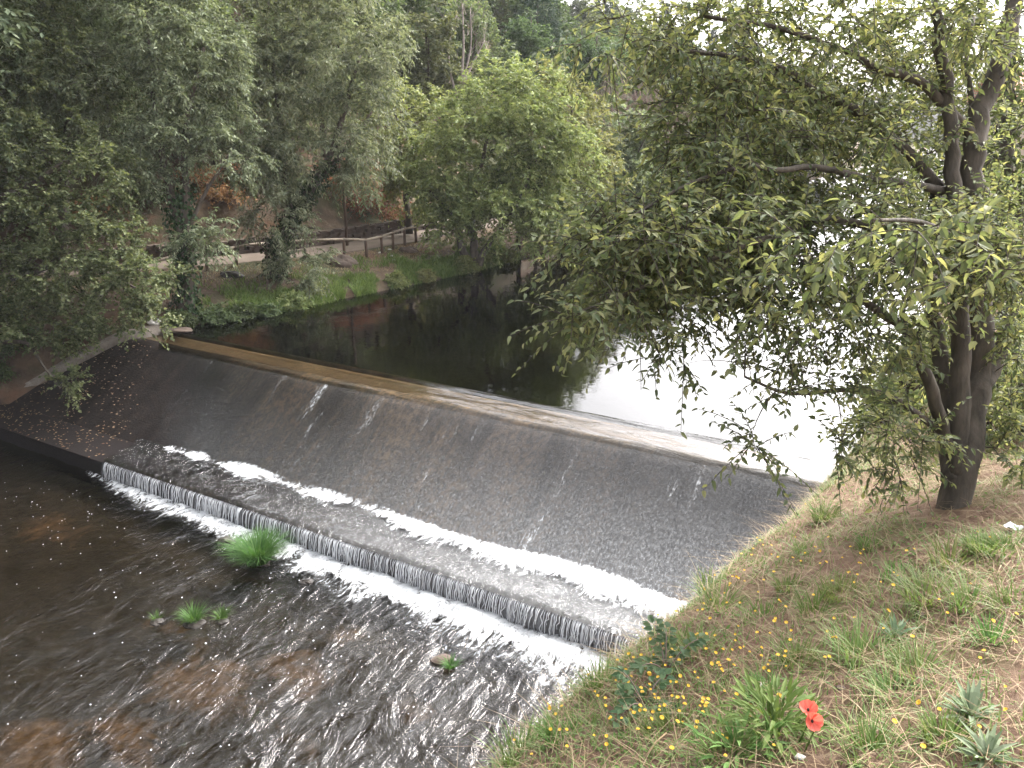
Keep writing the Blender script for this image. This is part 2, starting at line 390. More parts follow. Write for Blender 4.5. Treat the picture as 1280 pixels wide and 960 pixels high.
def z_far(w, c, noise=True):
    w = np.asarray(w, float); c = np.asarray(c, float)
    ze = np.interp(w, [11, 12.2, 15.3, 16], [-2.3, -1.8, -.12, -.05])
    sh = c_shore(w) + .35 * (fbm(w * .8, w * .1, 21) - .5); cp = c_path(w); di = sh - c; wid = sh - cp
    t = np.clip(di / wid, 0, 1) ** .62
    z = ze + (1.0 - ze) * (t * t * (3 - 2 * t) * .4 + t * .6)
    z = np.where(di < 0, np.maximum(ze - .9 * (-di) - .1, np.interp(w, [12, 15.5], [-3.6, -2.2])), z)
    dp = cp - c
    steep = np.interp(w, [-60, 60, 110, 220], [.62, .56, .42, .2])
    up = .5 * np.clip((dp - 2.75) / .25, 0, 1) + steep * np.maximum(dp - 4.6, 0) - .28 * steep * np.maximum(dp - 34, 0)- .3 * steep * np.maximum(dp - 70, 0)
    up = up + .9 * np.clip((dp - 4.4) / 1.2, 0, 1)
    z = z + np.where(dp > 0, up, 0)
    if noise:
        a = np.clip((dp - 3.2) / 3, 0, 1) + .12 * np.clip(di * 2, 0, 1) * np.clip((-dp) * 2, 0, 1)
        z = z + a * 1.5 * (fbm(w * .25, c * .25, 31) - .5)
    return z

def sheet(name, ws, cs, zf, m, kind='structure'):
    Wg, Cg = np.meshgrid(ws, cs, indexing='ij'); X, Y = xy(Wg, Cg)
    b = MB(); b.grid(np.stack([X, Y, zf(Wg, Cg)], -1))
    o = b.build(name, m); return tag(o, kind=kind)
L = np.linspace
sheet('near_bank', np.concatenate([L(-60, -2, 20)[:-1], L(-2, 14, 240)[:-1], L(14, 40, 60)[:-1], L(40, 230, 50)]),
      np.concatenate([L(-7, -3, 20)[:-1], L(-3, 6, 130)[:-1], L(6, 130, 40)]), z_near, M['soil'])
sheet('hillside', np.concatenate([L(-60, 5, 40)[:-1], L(5, 45, 110)[:-1], L(45, 230, 90)]),
      np.concatenate([L(-200, -60, 40)[:-1], L(-60, -34, 40)[:-1], L(-34, -16, 80), [-14]]), z_far, M['hill'])
def bedz(w, c):
    z = np.where(w < W0 - 4.5, -2.62 - .28 * fbm(w * .25, c * .25, 41) + .16 * fbm(w * 1.3, c * 1.3, 42) , -2.4)
    return z
bed = sheet('riverbed', np.concatenate([L(-60, -5, 20)[:-1], L(-5, 11.3, 130), [12, 230]]), L(-34, 0, 200), bedz, M['bed'])
bv = np.zeros(len(bed.data.vertices) * 3, np.float32); bed.data.vertices.foreach_get('co', bv); bv = bv.reshape(-1, 3); sv = np.zeros(len(bv))
for px, py, rx, a in [(40, 930, 1.1, .9), (150, 910, .9, .7), (250, 842, 1.2, .9), (370, 835, 1.0, .8), (440, 785, .6, .6), (60, 655, 1.1, .6), (330, 640, .5, .5), (200, 770, .5, .5), (520, 880, .7, .6), (600, 765, .6, .5), (380, 930, .7, .5)]:
    q = at_z(px, py, -2.5); dx, dy = wc(bv[:, 0] - q[0], bv[:, 1] - q[1]); sv = np.maximum(sv, a * np.exp(-((dx / (rx * .62)) ** 2 + (dy / rx) ** 2)))
bed.data.attributes.new('sand', 'FLOAT', 'POINT').data.foreach_set('value', sv.astype(np.float32))

# ------------------------------------------------------------------ water
def wgrid(name, ss, us, zf, m, smooth=True):
    S, U = np.meshgrid(ss, us, indexing='ij'); X, Y = xy(W0 - U, C0 - S)
    b = MB(); b.grid(np.stack([X, Y, zf(S, U)], -1), 0, True)
    return tag(b.build(name, m, None, smooth, np.stack([S, U], -1).reshape(-1, 2)), kind='structure')
SL = lambda u: np.interp(u, [-5, .6, 1.0, 3.8, 5], [20.2, 20.5, 20.8, 23.5, 24.4])      # left end of the weir
SF = lambda u: np.interp(u, [0, .8, 4, 5], [20.3, 19.4, 16.7, 16.5])                     # left limit of the flow
FT = 3.75; ZT = -1.87                                                                  # toe of the slope
def zface(u):
    return np.interp(u, [0, .9, 1.02, 1.15, 1.3, FT], [-.09, -.09, -.105, -.16, -.25, ZT])
wgrid('pool_water', L(-4, 22.5, 60), np.concatenate([L(-230, -4, 40)[:-1], L(-4, -.12, 20)]), lambda S, U: 0 * S, M['pool'])
def crestz(S, U):
    z = np.interp(U, [-.12, -.05, .02, .1, .3, .8, .95, 1.04, 1.14], [0, .004, .012, -.004, -.02, -.04, -.055, -.085, -.135])
    return z + .006 * (fbm(S * 2, U * 7, 51) - .5) * np.clip(U * 4, 0, 1)
def skew(name, us, n, z, m, lo=-5):
    T, U = np.meshgrid(L(0, 1, n), us, indexing='ij'); S = lo + T * (SF(U) - lo)
    X, Y = xy(W0 - U, C0 - S); b = MB(); b.grid(np.stack([X, Y, z(S, U)], -1), 0, True)
    return tag(b.build(name, m, None, True, np.stack([S, U], -1).reshape(-1, 2)), kind='structure')
skew('crest_water', np.concatenate([L(-.12, .1, 8)[:-1], L(.1, .9, 14)[:-1], L(.9, 1.14, 6)]), 160, crestz, M['crestw'])
skew('spillway_water', np.concatenate([L(1.14, 1.4, 5)[:-1], L(1.4, FT + .1, 30)]), 200,
     lambda S, U: zface(U) + .03 + .012 * (fbm(S * 6, U * 2.5, 52) - .5), M['film'])
def apz(S, U):
    v = (U - FT) / (4.98 - FT)
    a = np.interp(S, [-2, 3, 10, 16], [.06, .06, .045, .02])
    return -1.76 - .02 * v + a * (fbm(S * 2.2, U * 2.5 + S * .3, 53, 3) - .5) * (1 - v) * 2.2 - .05 * np.clip((U - 4.9) / .1, 0, 1) + .012 * (fbm(S * 6, U * 5, 54) - .5)
skew('apron_water', L(FT - .15, 5.0, 30), 260, apz, M['apronw'])
ZL = -2.25
def rz(S, U):
    d = U - 5.1
    return ZL + .05 * (fbm(S * 2.1, U * 2.1, 55, 3) - .5) * np.exp(-np.maximum(d, 0) / 2.2) * 2 + .02 * (fbm(S * .9 + U * .3, U * 1.6, 56, 3) - .5)
wgrid('river_water', L(-5, 30, 280), np.concatenate([L(5.02, 16, 150)[:-1], L(16, 70, 30)]), rz, M['river'])

# falling curtain over the lip: many thin streams and a thin sheet behind them
b = MB()
s = -2.5
while s < 16.4:
    s += rng.uniform(.012, .05) * (.55 + 1.4 * float(fbm(s * 1.7, 0, 58, 3)) ** 1.4)
    fade = np.interp(s, [-3, 13, 16.4], [1, 1, .8])
    h = rng.uniform(.35, .5) if rng.random() < .85 else rng.uniform(.15, .3)
    t = L(0, 1, 6); out = .16 * t ** .6 * rng.uniform(.6, 1.1)
    pts = np.array([su(s + rng.normal(0, .004) * k, 4.98 + o, -1.84 - h * tt ** 1.6) for k, (tt, o) in enumerate(zip(t, out))])
    r = (rng.uniform(.003, .0105) if rng.random() < .97 else rng.uniform(.012, .02)) * fade
    b.tube(pts, r * np.array([.7, 1, .9, .9, .8, .6]), 4, cap=False)
tag(b.build('waterfall', M['strand']), 'row of thin white streams falling over the straight lip of the weir', 'waterfall', kind='stuff')
b = MB(); ss = L(-3, 16.5, 300); zz = L(0, 1, 5)
S, T = np.meshgrid(ss, zz, indexing='ij'); X, Y = xy(W0 - (5.0 + .1 * T ** .6 + .02 * (fbm(S * 5, T, 57) - .5)), C0 - S)
b.grid(np.stack([X, Y, -1.83 - .42 * T], -1))
tag(b.build('falling_sheet_water', M['sheet'], None, True, np.stack([S, T * .42], -1).reshape(-1, 2)), kind='structure')

# foam, as lumpy sheets that break up at their edges
def foam_strip(name, s0, s1, n, u0, u1, m, zf, den, label, mi=40):
    S, T = np.meshgrid(L(s0, s1, n), L(0, 1, mi), indexing='ij')
    U = u0(S) + (u1(S) - u0(S)) * T
    X, Y = xy(W0 - U, C0 - S); b = MB(); b.grid(np.stack([X, Y, zf(S, U, T)], -1), 0, True)
    return tag(b.build(name, M['foam'], None, True, np.stack([S, den(S, T)], -1).reshape(-1, 2)), label, 'foam', kind='stuff')
def toe_front(S):
    return FT - .08 + .16 * (fbm(S * .55, S * 0 + 3, 61, 2) - .5)
def toe_w(S):
    return np.interp(S, [-3, 4, 8, 12, 17], [1.0, .95, .8, .65, .6])
foam_strip('toe_foam', -4, 16.6, 900, lambda S: toe_front(S) - .16, lambda S: toe_front(S) + toe_w(S), 0,
           lambda S, U, T: np.maximum(-1.75, zface(U) + .04) + np.interp(T, [0, .2, .45, 1], [.0, .07, .05, .0]) * np.interp(S, [0, 7, 11, 16], [1.3, .9, .3, .15]) * (.4 + 1.2 * fbm(S * 5, U * 5, 62)),
           lambda S, T: np.interp(T, [0, .1, .28, .5, .75, 1], [1.0, .5, .3, .58, .88, 1.3]) + np.interp(S, [-3, 5, 9, 13, 17], [-.32, -.28, -.12, .16, .32]) + 1.1 * (fbm(S * .8, S * 0, 63, 2) - .5) * np.interp(S, [4, 11], [.15, .9]),
           'white foam along the foot of the sloping spillway')
def low_w(S):
    return np.interp(S, [-3, 0, 3, 7, 11, 14, 17], [2.6, 2.5, 2.3, 2.0, 1.7, 1.4, .9])
foam_strip('fall_foam', -4, 17, 900, lambda S: 5.06 + 0 * S, lambda S: 5.06 + low_w(S), 0,
           lambda S, U, T: rz(S, U) + .012 + np.interp(T, [0, .1, .35, .7], [.05, .12, .07, 0]) * (fbm(S * 4, U * 4, 64) * 1.3),
           lambda S, T: np.interp(T, [0, .05, .18, .36, .6, 1], [.7, .35, .3, .6, .86, 1.25]) + np.interp(S, [-3, 6, 11, 14, 17], [-.14, -.06, -.02, .0, .25]),
           'white churning foam in the river below the falling lip', 50)
b = MB(); n = 420
S = rng.uniform(4, 24, n); U = 5.6 + rng.gamma(1.6, 2.0, n); keep = U < 16; S, U = S[keep], U[keep]
for s_, u_ in zip(S, U):
    p = np.array(su(s_, u_, ZL + .022)); r = rng.uniform(.006, .016); a = rng.uniform(0, 6.28, 6); a.sort()
    v = [p + np.array((math.cos(x) * r * rng.uniform(.6, 1.3), math.sin(x) * r * rng.uniform(.6, 1.3), 0)) for x in a]
    b.add([p + np.array((0, 0, .008))] + v, np.array([(0, i + 1, (i + 1) % 6 + 1) for i in range(6)]))
tag(b.build('foam_flecks', M['paper']), 'small white foam flecks drifting on the dark river below the weir', 'foam', kind='stuff')

# ------------------------------------------------------------------ the weir
weir = empty('weir', su(8, 2, -1), 'long concrete weir crossing the river with a sloping spillway and a low lip', 'weir')
def wpart(name, us, zs, m, n=120, smooth=True, lo=-5):
    us = np.asarray(us, float); zs = np.asarray(zs, float); T, _ = np.meshgrid(L(0, 1, n), us, indexing='ij')
    Uc = np.broadcast_to(us, T.shape); S = lo + T * (SL(Uc) - lo); X, Y = xy(W0 - Uc, C0 - S)
    Z = np.broadcast_to(zs, T.shape) + 0.0
    if name == 'spillway_face': Z = Z + .03 * (fbm(S * 3, Uc * 3, 71) - .5)
    V = np.stack([X, Y, Z], -1) - np.array(weir.location)
    d = np.concatenate([[0], np.cumsum(np.hypot(np.diff(us), np.diff(zs)))])
    b = MB(); b.grid(V, 0, True)
    return b.build(name, m, weir, smooth, np.stack([S, np.broadcast_to(d, T.shape)], -1).reshape(-1, 2))
wpart('crest', [.0, .0, .03, .4, .72], [-2.2, -.12, -.09, -.09, -.09], M['con_crest'])
uf = np.concatenate([L(.72, 1.3, 14)[:-1], L(1.3, FT, 26)])
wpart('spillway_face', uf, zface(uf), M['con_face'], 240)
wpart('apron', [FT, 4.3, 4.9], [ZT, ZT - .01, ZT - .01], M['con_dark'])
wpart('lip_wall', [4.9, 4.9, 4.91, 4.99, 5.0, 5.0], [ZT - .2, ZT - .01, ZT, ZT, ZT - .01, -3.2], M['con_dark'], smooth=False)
# sandy kerb along the left end of the slope
b = MB(); us = L(-.3, 6.2, 40); V = []
for u_ in us:
    s0 = float(SL(u_)); z = float(np.interp(u_, [-.5, .9, FT, 6.2], [.02, .0, ZT + .1, -2.25]))
    wj = .05 * (float(vnoise(u_ * 2, 0, 5)) - .5)
    V.append([su(s0 - .12 + wj, u_, z - .35), su(s0 - .06 + wj, u_, z + .08), su(s0 + .04, u_, z + .14), su(s0 + .5 + wj + .5 * max(0, u_ - 3.2) / 3, u_, z + .13), su(s0 + .7 + .5 * max(0, u_ - 3.2) / 3, u_, z - .3)])
V = np.array(V) - np.array(weir.location); b.grid(V)
b.build('edge_kerb', M['con_kerb'], weir, True, np.stack(np.meshgrid(us, L(0, .8, 5), indexing='ij'), -1).reshape(-1, 2))
tag(weir.children[-1], 'pale sandy concrete kerb down the far end of the weir')

# leaves fallen on the dry left end of the slope
b = MB(); n = 0
while n < 620:
    u_ = rng.uniform(.2, 5); s_ = rng.uniform(15, 23.6)
    if s_ < float(SF(u_)) + .3 or s_ > float(SL(u_)) - .2: continue
    if rng.random() > np.interp(s_ - float(SF(u_)), [0, 1, 4], [.25, .7, 1]) : continue
    z = float(zface(u_)) if u_ < FT else ZT
    p = np.array(su(s_, u_, z + .03)); a = rng.uniform(0, 6.28); l = rng.uniform(.018, .05); ca, sa = math.cos(a) * l, math.sin(a) * l
    b.add([p + (ca, sa, .0), p + (-sa * .5, ca * .5, .012), p + (-ca, -sa, .004), p + (sa * .5, -ca * .5, .015)], np.array([(0, 1, 2, 3)])); n += 1
tag(b.build('fallen_leaves', M['litter']), 'fallen brown leaves scattered over the dry far end of the weir', 'fallen leaves', kind='stuff')

# ------------------------------------------------------------------ tree machinery
def leaf_far(b, P, ax, nm, ln, wd, mi=0):
    n = len(P); ax = nrm(ax); sd = nrm(np.cross(ax, nm)); up = np.cross(sd, ax)
    ln = np.broadcast_to(ln, (n,))[:, None]; wd = np.broadcast_to(wd, (n,))[:, None]
    v = np.stack([P, P + ax * ln * .45 + sd * wd * .5 + up * wd * .12, P + ax * ln, P + ax * ln * .45 - sd * wd * .5 + up * wd * .12], 1)
    b.add(v.reshape(-1, 3), (np.arange(n)[:, None] * 4 + np.array((0, 1, 2, 3))[None]), mi)
def leaf_near(b, P, ax, nm, ln, wd, mi=0, curl=.25):
    n = len(P); ax = nrm(ax); sd = nrm(np.cross(ax, nm)); up = np.cross(sd, ax)
    ln = np.broadcast_to(ln, (n,))[:, None]; wd = np.broadcast_to(wd, (n,))[:, None]
    cu = (rng.uniform(0, 1.6, (n, 1)) * curl)
    def at(f, w_, h): return P + ax * ln * f + sd * wd * w_ + up * (wd * h - ln * cu * f * f)
    v = np.stack([at(0, 0, 0), at(.22, -.42, .16), at(.22, 0, 0), at(.22, .42, .16), at(.58, -.4, .15), at(.58, 0, 0), at(.58, .4, .15), at(1, 0, 0)], 1)
    i = np.arange(n)[:, None] * 8
    b.add(v.reshape(-1, 3), [np.concatenate([i + np.array(t)[None] for t in ((0, 2, 1), (0, 3, 2), (4, 5, 7), (5, 6, 7))]),
                             np.concatenate([i + np.array(t)[None] for t in ((1, 2, 5, 4), (2, 3, 6, 5))])], mi)
def sprays(P, out, K, Ln, Mn, droop=.35, spread=.8, up=.15):
    """K twigs of Mn leaves round each point: positions, axes, normals, twig polylines"""
    N = len(P); D = nrm(np.repeat(out, K, 0) * (1 - spread * .5) + rdir(N * K) * spread + np.array((0, 0, up)))
    B = np.repeat(P, K, 0); ll = Ln * rng.uniform(.45, 1.1, (N * K, 1))
    t = (np.arange(Mn) + .8) / Mn
    pos = B[:, None] + D[:, None] * ll[:, None] * t[None, :, None] + np.array((0, 0, -1.)) * (droop * ll[:, None] * (t ** 2)[None, :, None])
    tang = nrm(D[:, None] + np.array((0, 0, -2.)) * droop * t[None, :, None])
    side = nrm(np.cross(tang, np.array((0, 0, 1.))) + 1e-4); sg = np.where(np.arange(Mn) % 2, 1, -1)[None, :, None]
    ax = tang * .55 + side * sg * .7 + rng.normal(0, .35, pos.shape) + np.array((0, 0, -.9)) * droop
    nm = np.array((0, 0, 1.)) * .8 + rng.normal(0, .45, pos.shape)
    q = L(0, 1, 4); tw = B[:, None] + D[:, None] * ll[:, None] * q[None, :, None] + np.array((0, 0, -1.)) * (droop * ll[:, None] * (q ** 2)[None, :, None])
    return pos.reshape(-1, 3), ax.reshape(-1, 3), nm.reshape(-1, 3), tw
def grow(b, nodes, targets, thick=1., sides=5, bend=.12):
    """joins every target to the nearest limb with a bent branch"""
    NP = np.array([n[0] for n in nodes]); NR = np.array([n[1] for n in nodes])
    d0 = np.array([np.min(np.linalg.norm(NP - t, axis=1)) for t in targets])
    for i in np.argsort(d0):
        t = targets[i]; dv = t - NP; ds = np.linalg.norm(dv, axis=1)
        cost = ds + .9 * np.maximum(0, NP[:, 2] - t[2]) + .35 * np.maximum(0, .05 - NR)
        j = int(np.argmin(cost)); p0 = NP[j]; ln = ds[j]
        if ln < .05: continue
        mid = (p0 + t) / 2 + np.array((0, 0, bend * ln)) + rng.normal(0, .07 * ln, 3)
        q = L(0, 1, 6)[:, None]; pl = (1 - q) ** 2 * p0 + 2 * q * (1 - q) * mid + q ** 2 * t
        r0 = min(NR[j] * .75, (.006 + .014 * ln) * thick); rr = np.interp(q[:, 0], [0, 1], [r0, r0 * .3])
        b.tube(pl, rr, sides, cap=False)
        NP = np.concatenate([NP, pl[1:]]); NR = np.concatenate([NR, rr[1:]])
def ells(E, n):
    """targets inside screen-described ellipsoids (px, py, rx, ry, depth, depth radius, weight)"""
    out_p, out_d = [], []
    wts = np.array([e[2] * e[3] * (e[6] if len(e) > 6 else 1) for e in E], float); wts /= wts.sum()
    for e, wt in zip(E, wts):
        k = max(3, int(round(n * wt))); c = at_t(e[0], e[1], e[4]); r = np.array((e[2] * e[4] / FPX, e[5], e[3] * e[4] / FPX))
        d = rdir(k); q = rng.uniform(0, 1, (k, 1)) ** .42
        out_p.append(c + d * q * r); out_d.append(nrm(d * q + np.array((0, 0, .15))))
    return np.concatenate(out_p), np.concatenate(out_d)
def limb(b, nodes, pts, r0, r1, sides=8, sub=4):
    pts = np.asarray(pts, float); n = (len(pts) - 1) * sub + 1
    x = np.arange(len(pts)); q = L(0, len(pts) - 1, n)
    P = np.stack([np.interp(q, x, pts[:, k]) for k in range(3)], -1)
    for _ in range(2): P[1:-1] = (P[:-2] + 2 * P[1:-1] + P[2:]) / 4
    P[1:-1] += rng.normal(0, r1 * .25, P[1:-1].shape)
    rr = np.interp(q, [0, .15, len(pts) - 1], [r0 * 1.25, r0, r1])
    b.tube(P, rr, sides)
    nodes += [(p, r) for p, r in zip(P, rr)]
def ivy_on(b, pts, r, n):
    pts = np.asarray(pts, float); q = rng.uniform(0, len(pts) - 1, n); x = np.arange(len(pts))
    P = np.stack([np.interp(q, x, pts[:, k]) for k in range(3)], -1); d = rdir(n); d[:, 2] *= .3; d = nrm(d)
    leaf_far(b, P + d * r * rng.uniform(.8, 1.7, (n, 1)), d * .4 + np.array((0, 0, -1)) + rng.normal(0, .4, (n, 3)), d + rng.normal(0, .3, (n, 3)), .13, .12)
def far_tree(name, label, base, limbs, E, nt, leafm, K=7, Ln=.9, Mn=14, ls=(.2, .09), droop=.35, bark='bark', thick=1., cat='tree', group=None, ivy=None, spread=.8):
    root = empty(name, tuple(base), label, cat, group); bw, bl, nodes = MB(), MB(), []
    for pts, r0, r1 in limbs: limb(bw, nodes, pts, r0, r1)
    P, D = ells(E, int(nt * 1.55)); grow(bw, nodes, P, thick)
    pos, ax, nm, tw = sprays(P, D, K, Ln, Mn, droop, spread)
    for t_ in tw[::3]: bw.tube(t_, [.012, .01, .007, .004], 3, cap=False)
    leaf_far(bl, pos, ax, nm, ls[0] * rng.uniform(.6, 1.25, len(pos)), ls[1] * rng.uniform(.7, 1.2, len(pos)))
    off = np.array(base)
    for x in (bw, bl): x.v = [v - off for v in x.v]
    bw.build('trunk', M[bark], root); bl.build('crown', M[leafm], root, False)
    if ivy:
        bi = MB()
        for pts, r, n in ivy: ivy_on(bi, pts, r, n)
        bi.v = [v - off for v in bi.v]; bi.build('ivy', M['ivy'], root, False)
    return root
def PT(*a): return [at_t(*p) for p in a]

# ------------------------------------------------------------------ trees of the far bank
d = 36.4
far_tree('ash_tree', 'rounded light green tree with several dark trunks at the water edge across the pool', at_z(592, 334, .1),
    [(PT((590, 334, d), (576, 310, d), (574, 285, d), (566, 255, d), (555, 220, d)), .2, .07),
     (PT((594, 334, d), (592, 300, d), (589, 265, d), (600, 210, d), (615, 150, d)), .2, .06),
     (PT((597, 334, d), (608, 306, d), (628, 285, d - .5), (650, 250, d - .5), (670, 200, d)), .16, .05),
     (PT((592, 300, d), (570, 270, d - .6), (548, 250, d - 1), (530, 230, d - 1)), .1, .04)],
    [(620, 175, 95, 85, d, 3.2), (640, 118, 68, 45, d, 2.4), (556, 205, 52, 62, d - .5, 2), (690, 200, 55, 75, d + .5, 2.4), (610, 262, 75, 45, d - .5, 2.6),
     (560, 265, 40, 35, d - 1, 1.3), (680, 280, 55, 38, d, 2)],
    310, 'leaf_light', 8, 1.0, 16, (.2, .095))
d = 41
far_tree('ash_tree', 'pale green tree standing directly behind and right of the rounded light green tree', at_z(706, 322, .2),
    [(PT((706, 322, d), (708, 270, d), (712, 200, d), (715, 120, d)), .2, .05), (PT((708, 290, d), (730, 240, d), (745, 190, d)), .12, .04)],
    [(712, 150, 48, 60, d, 2.2), (735, 215, 42, 62, d, 2.2), (720, 280, 48, 48, d, 2.2), (690, 100, 30, 25, d, 1.5)], 120, 'leaf_light', 8, 1.0, 16, (.21, .095))
d = 39.5
far_tree('ash_tree', 'yellowish green tree between the drooping grey green tree and the rounded tree', at_z(520, 300, 1.0) if False else at_t(512, 292, d),
    [(PT((512, 292, d), (508, 250, d), (500, 190, d), (492, 130, d)), .16, .05), (PT((508, 250, d), (525, 210, d), (535, 160, d)), .1, .04)],
    [(500, 170, 42, 55, d, 2), (520, 225, 42, 45, d, 2), (535, 150, 35, 40, d, 1.8), (480, 120, 30, 30, d, 1.6)], 95, 'leaf_light', 8, 1.0, 16, (.2, .095))
d = 31.2
ivyA = PT((346, 362, d), (346, 330, d), (350, 300, d), (366, 268, d), (392, 232, d), (412, 200, d))
far_tree('ash_tree', 'tall grey green tree with ivy clad trunk leaning right over the water edge', at_z(346, 364, .05),
    [(ivyA + PT((430, 140, d), (450, 70, d)), .3, .07), (PT((366, 268, d), (356, 220, d), (350, 150, d), (340, 70, d)), .16, .05),
     (PT((392, 232, d), (430, 190, d), (465, 140, d)), .12, .04), (PT((350, 300, d), (370, 285, d - .5), (395, 285, d - 1)), .09, .03)],
    [(420, 60, 88, 75, d, 3), (360, 120, 80, 75, d, 3), (465, 120, 42, 80, d, 2), (400, 190, 85, 50, d, 2.4), (335, 60, 60, 70, d, 2.4),
     (330, 205, 55, 40, d - 1, 1.6), (345, 265, 45, 28, d - 1.5, 1.2), (380, 335, 34, 26, d - 1, 1), (450, 215, 40, 30, d, 1.6), (410, -80, 90, 85, d, 3), (380, -220, 70, 80, d, 2.5)],
    430, 'leaf_grey', 8, .95, 16, (.2, .06), .5, ivy=[(ivyA, .34, 1900)])
d = 27
tA = PT((228, 392, d), (229, 340, d), (225, 290, d), (214, 245, d), (205, 200, d))
tB = PT((236, 392, d), (237, 340, d), (233, 290, d), (232, 235, d), (228, 180, d))
far_tree('ash_tree', 'tall twin trunked tree with ivy standing left of the wooden fence', at_t(231, 394, d),
    [(tA + PT((195, 140, d), (188, 70, d), (182, 10, d)), .2, .06), (tB + PT((240, 120, d), (255, 60, d)), .2, .06), (PT((233, 290, d), (262, 230, d), (290, 190, d)), .08, .03)],
    [(200, 40, 95, 60, d, 2.8), (150, 110, 70, 65, d, 2.2), (255, 90, 65, 75, d, 2.2), (275, 185, 55, 40, d, 1.8), (215, 170, 60, 35, d - .5, 1.5), (250, 300, 38, 26, d - 1, .9), (170, 225, 40, 35, d - .5, 1), (190, -90, 120, 90, d, 3), (230, -250, 100, 90, d, 3)],
    420, 'leaf_grey', 8, .85, 16, (.17, .06), .45, ivy=[(tA[:4], .26, 800), (tB[:4], .24, 700)])
bs = np.array((-18.3, 24.6, float(z_far(*wc(-18.3, 24.6)))))
d = 24.0
far_tree('alder_tree', 'dark green alder on the left reaching leafy branches over the dry weir end', bs,
    [([bs, bs + (.3, -.3, 2), bs + (.8, -.4, 4), bs + (1.3, -.3, 7), bs + (1.6, 0, 10)], .22, .06),
     ([bs + (.3, -.3, 2)] + PT((20, 350, d), (70, 330, d - .3), (130, 340, d - .6), (190, 370, d - .9)), .1, .025),
     ([bs + (.2, -.2, 1.2)] + PT((-10, 430, d), (35, 425, d - .6), (55, 460, d - 1), (75, 485, d - 1.3)), .08, .02),
     ([bs + (.8, -.4, 4)] + PT((30, 240, d), (80, 200, d), (130, 190, d)), .1, .03)],
    [(60, 255, 90, 50, d, 1.6), (25, 170, 75, 60, d, 1.8), (130, 300, 60, 36, d - .3, 1.3), (165, 352, 55, 30, d - .7, 1, 1.4), (60, 345, 80, 38, d - .3, 1.4, 1.3), (30, 325, 60, 28, d, 1), (215, 345, 26, 22, d + .6, .8), (45, 415, 65, 36, d - .6, 1), (115, 395, 50, 24, d - .8, .8),
     (190, 395, 30, 16, d - 1, .5, 1.3), (84, 478, 24, 12, d - 1.3, .3, 1.6), (120, 215, 45, 40, d, 1.3), (50, 80, 80, 60, d + 1, 2), (30, -60, 110, 90, d + .5, 2.4), (0, -230, 110, 90, d + .5, 2.4), (-120, 60, 90, 150, d, 2.2)],
    540, 'leaf_alder', 8, .62, 15, (.11, .085), .25)
d = 30
far_tree('ash_tree', 'large grey green tree at the upper left corner behind the alder', at_t(75, 335, d),
    [(PT((75, 335, d), (80, 250, d), (85, 150, d), (90, 60, d)), .24, .07), (PT((80, 250, d), (50, 180, d), (20, 110, d)), .14, .04), (PT((83, 190, d), (120, 140, d), (140, 80, d)), .12, .04)],
    [(80, 60, 100, 75, d, 3), (30, 130, 70, 60, d, 2.4), (120, 150, 60, 55, d, 2.2), (20, 30, 70, 60, d, 2.4), (150, 30, 60, 50, d, 2), (80, -90, 120, 90, d, 3), (90, -250, 100, 90, d, 3)], 360, 'leaf_grey', 8, .95, 16, (.19, .065), .4)

# ------------------------------------------------------------------ wood on the hillside: a few kinds, copied
def local_tree(name, kind, h, cr, nt, leafm, bark='bark', K=7, Ln=.9, Mn=13, ls=(.26, .13), droop=.3):
    root = empty(name, (0, 0, -500), '', 'tree'); bw, bl, nodes = MB(), MB(), []
    if kind == 'round':
        limb(bw, nodes, [(0, 0, -.6), (.1, 0, h * .3), (-.1, .1, h * .6), (.05, 0, h * .92)], .05 + h * .018, .04)
        for k in range(4):
            a = k * 1.57 + rng.uniform(0, 1); limb(bw, nodes, [(0, 0, h * .28), (math.cos(a) * cr * .35, math.sin(a) * cr * .35, h * .5), (math.cos(a) * cr * .6, math.sin(a) * cr * .6, h * .7)], .09, .03, 6)
        P, D = [], []
        for k in range(9):
            a = rng.uniform(0, 6.28); q = rng.uniform(.1, .62); c = np.array((math.cos(a) * cr * q, math.sin(a) * cr * q, h * rng.uniform(.34, .84)))
            m = nt // 9; dd = rdir(m); P.append(c + dd * rng.uniform(0, 1, (m, 1)) ** .42 * np.array((cr * .5, cr * .5, h * .17))); D.append(dd)
        P, D = np.concatenate(P), np.concatenate(D); grow(bw, nodes, P, 1)
    else:                                                            # conifer
        limb(bw, nodes, [(0, 0, -.6), (0, 0, h * .5), (0, 0, h)], .16, .02)
        zz = rng.uniform(.12, 1, nt) ** 1.0 * h; a = rng.uniform(0, 6.28, nt); q = rng.uniform(.25, 1, nt) ** .6 * (1 - zz / h * .93) * cr * (.8 + .4 * rng.random(nt))
        P = np.stack([np.cos(a) * q, np.sin(a) * q, zz - q * .15], -1); D = nrm(np.stack([np.cos(a), np.sin(a), -.1 + 0 * a], -1)); grow(bw, nodes, P[::3], .8)
    pos, ax, nm, tw = sprays(P, D, K, Ln, Mn, droop)
    leaf_far(bl, pos, ax, nm, ls[0] * rng.uniform(.6, 1.25, len(pos)), ls[1] * rng.uniform(.7, 1.2, len(pos)))
    bw.build('trunk', M[bark], root); bl.build('crown', M[leafm], root, False)
    return root
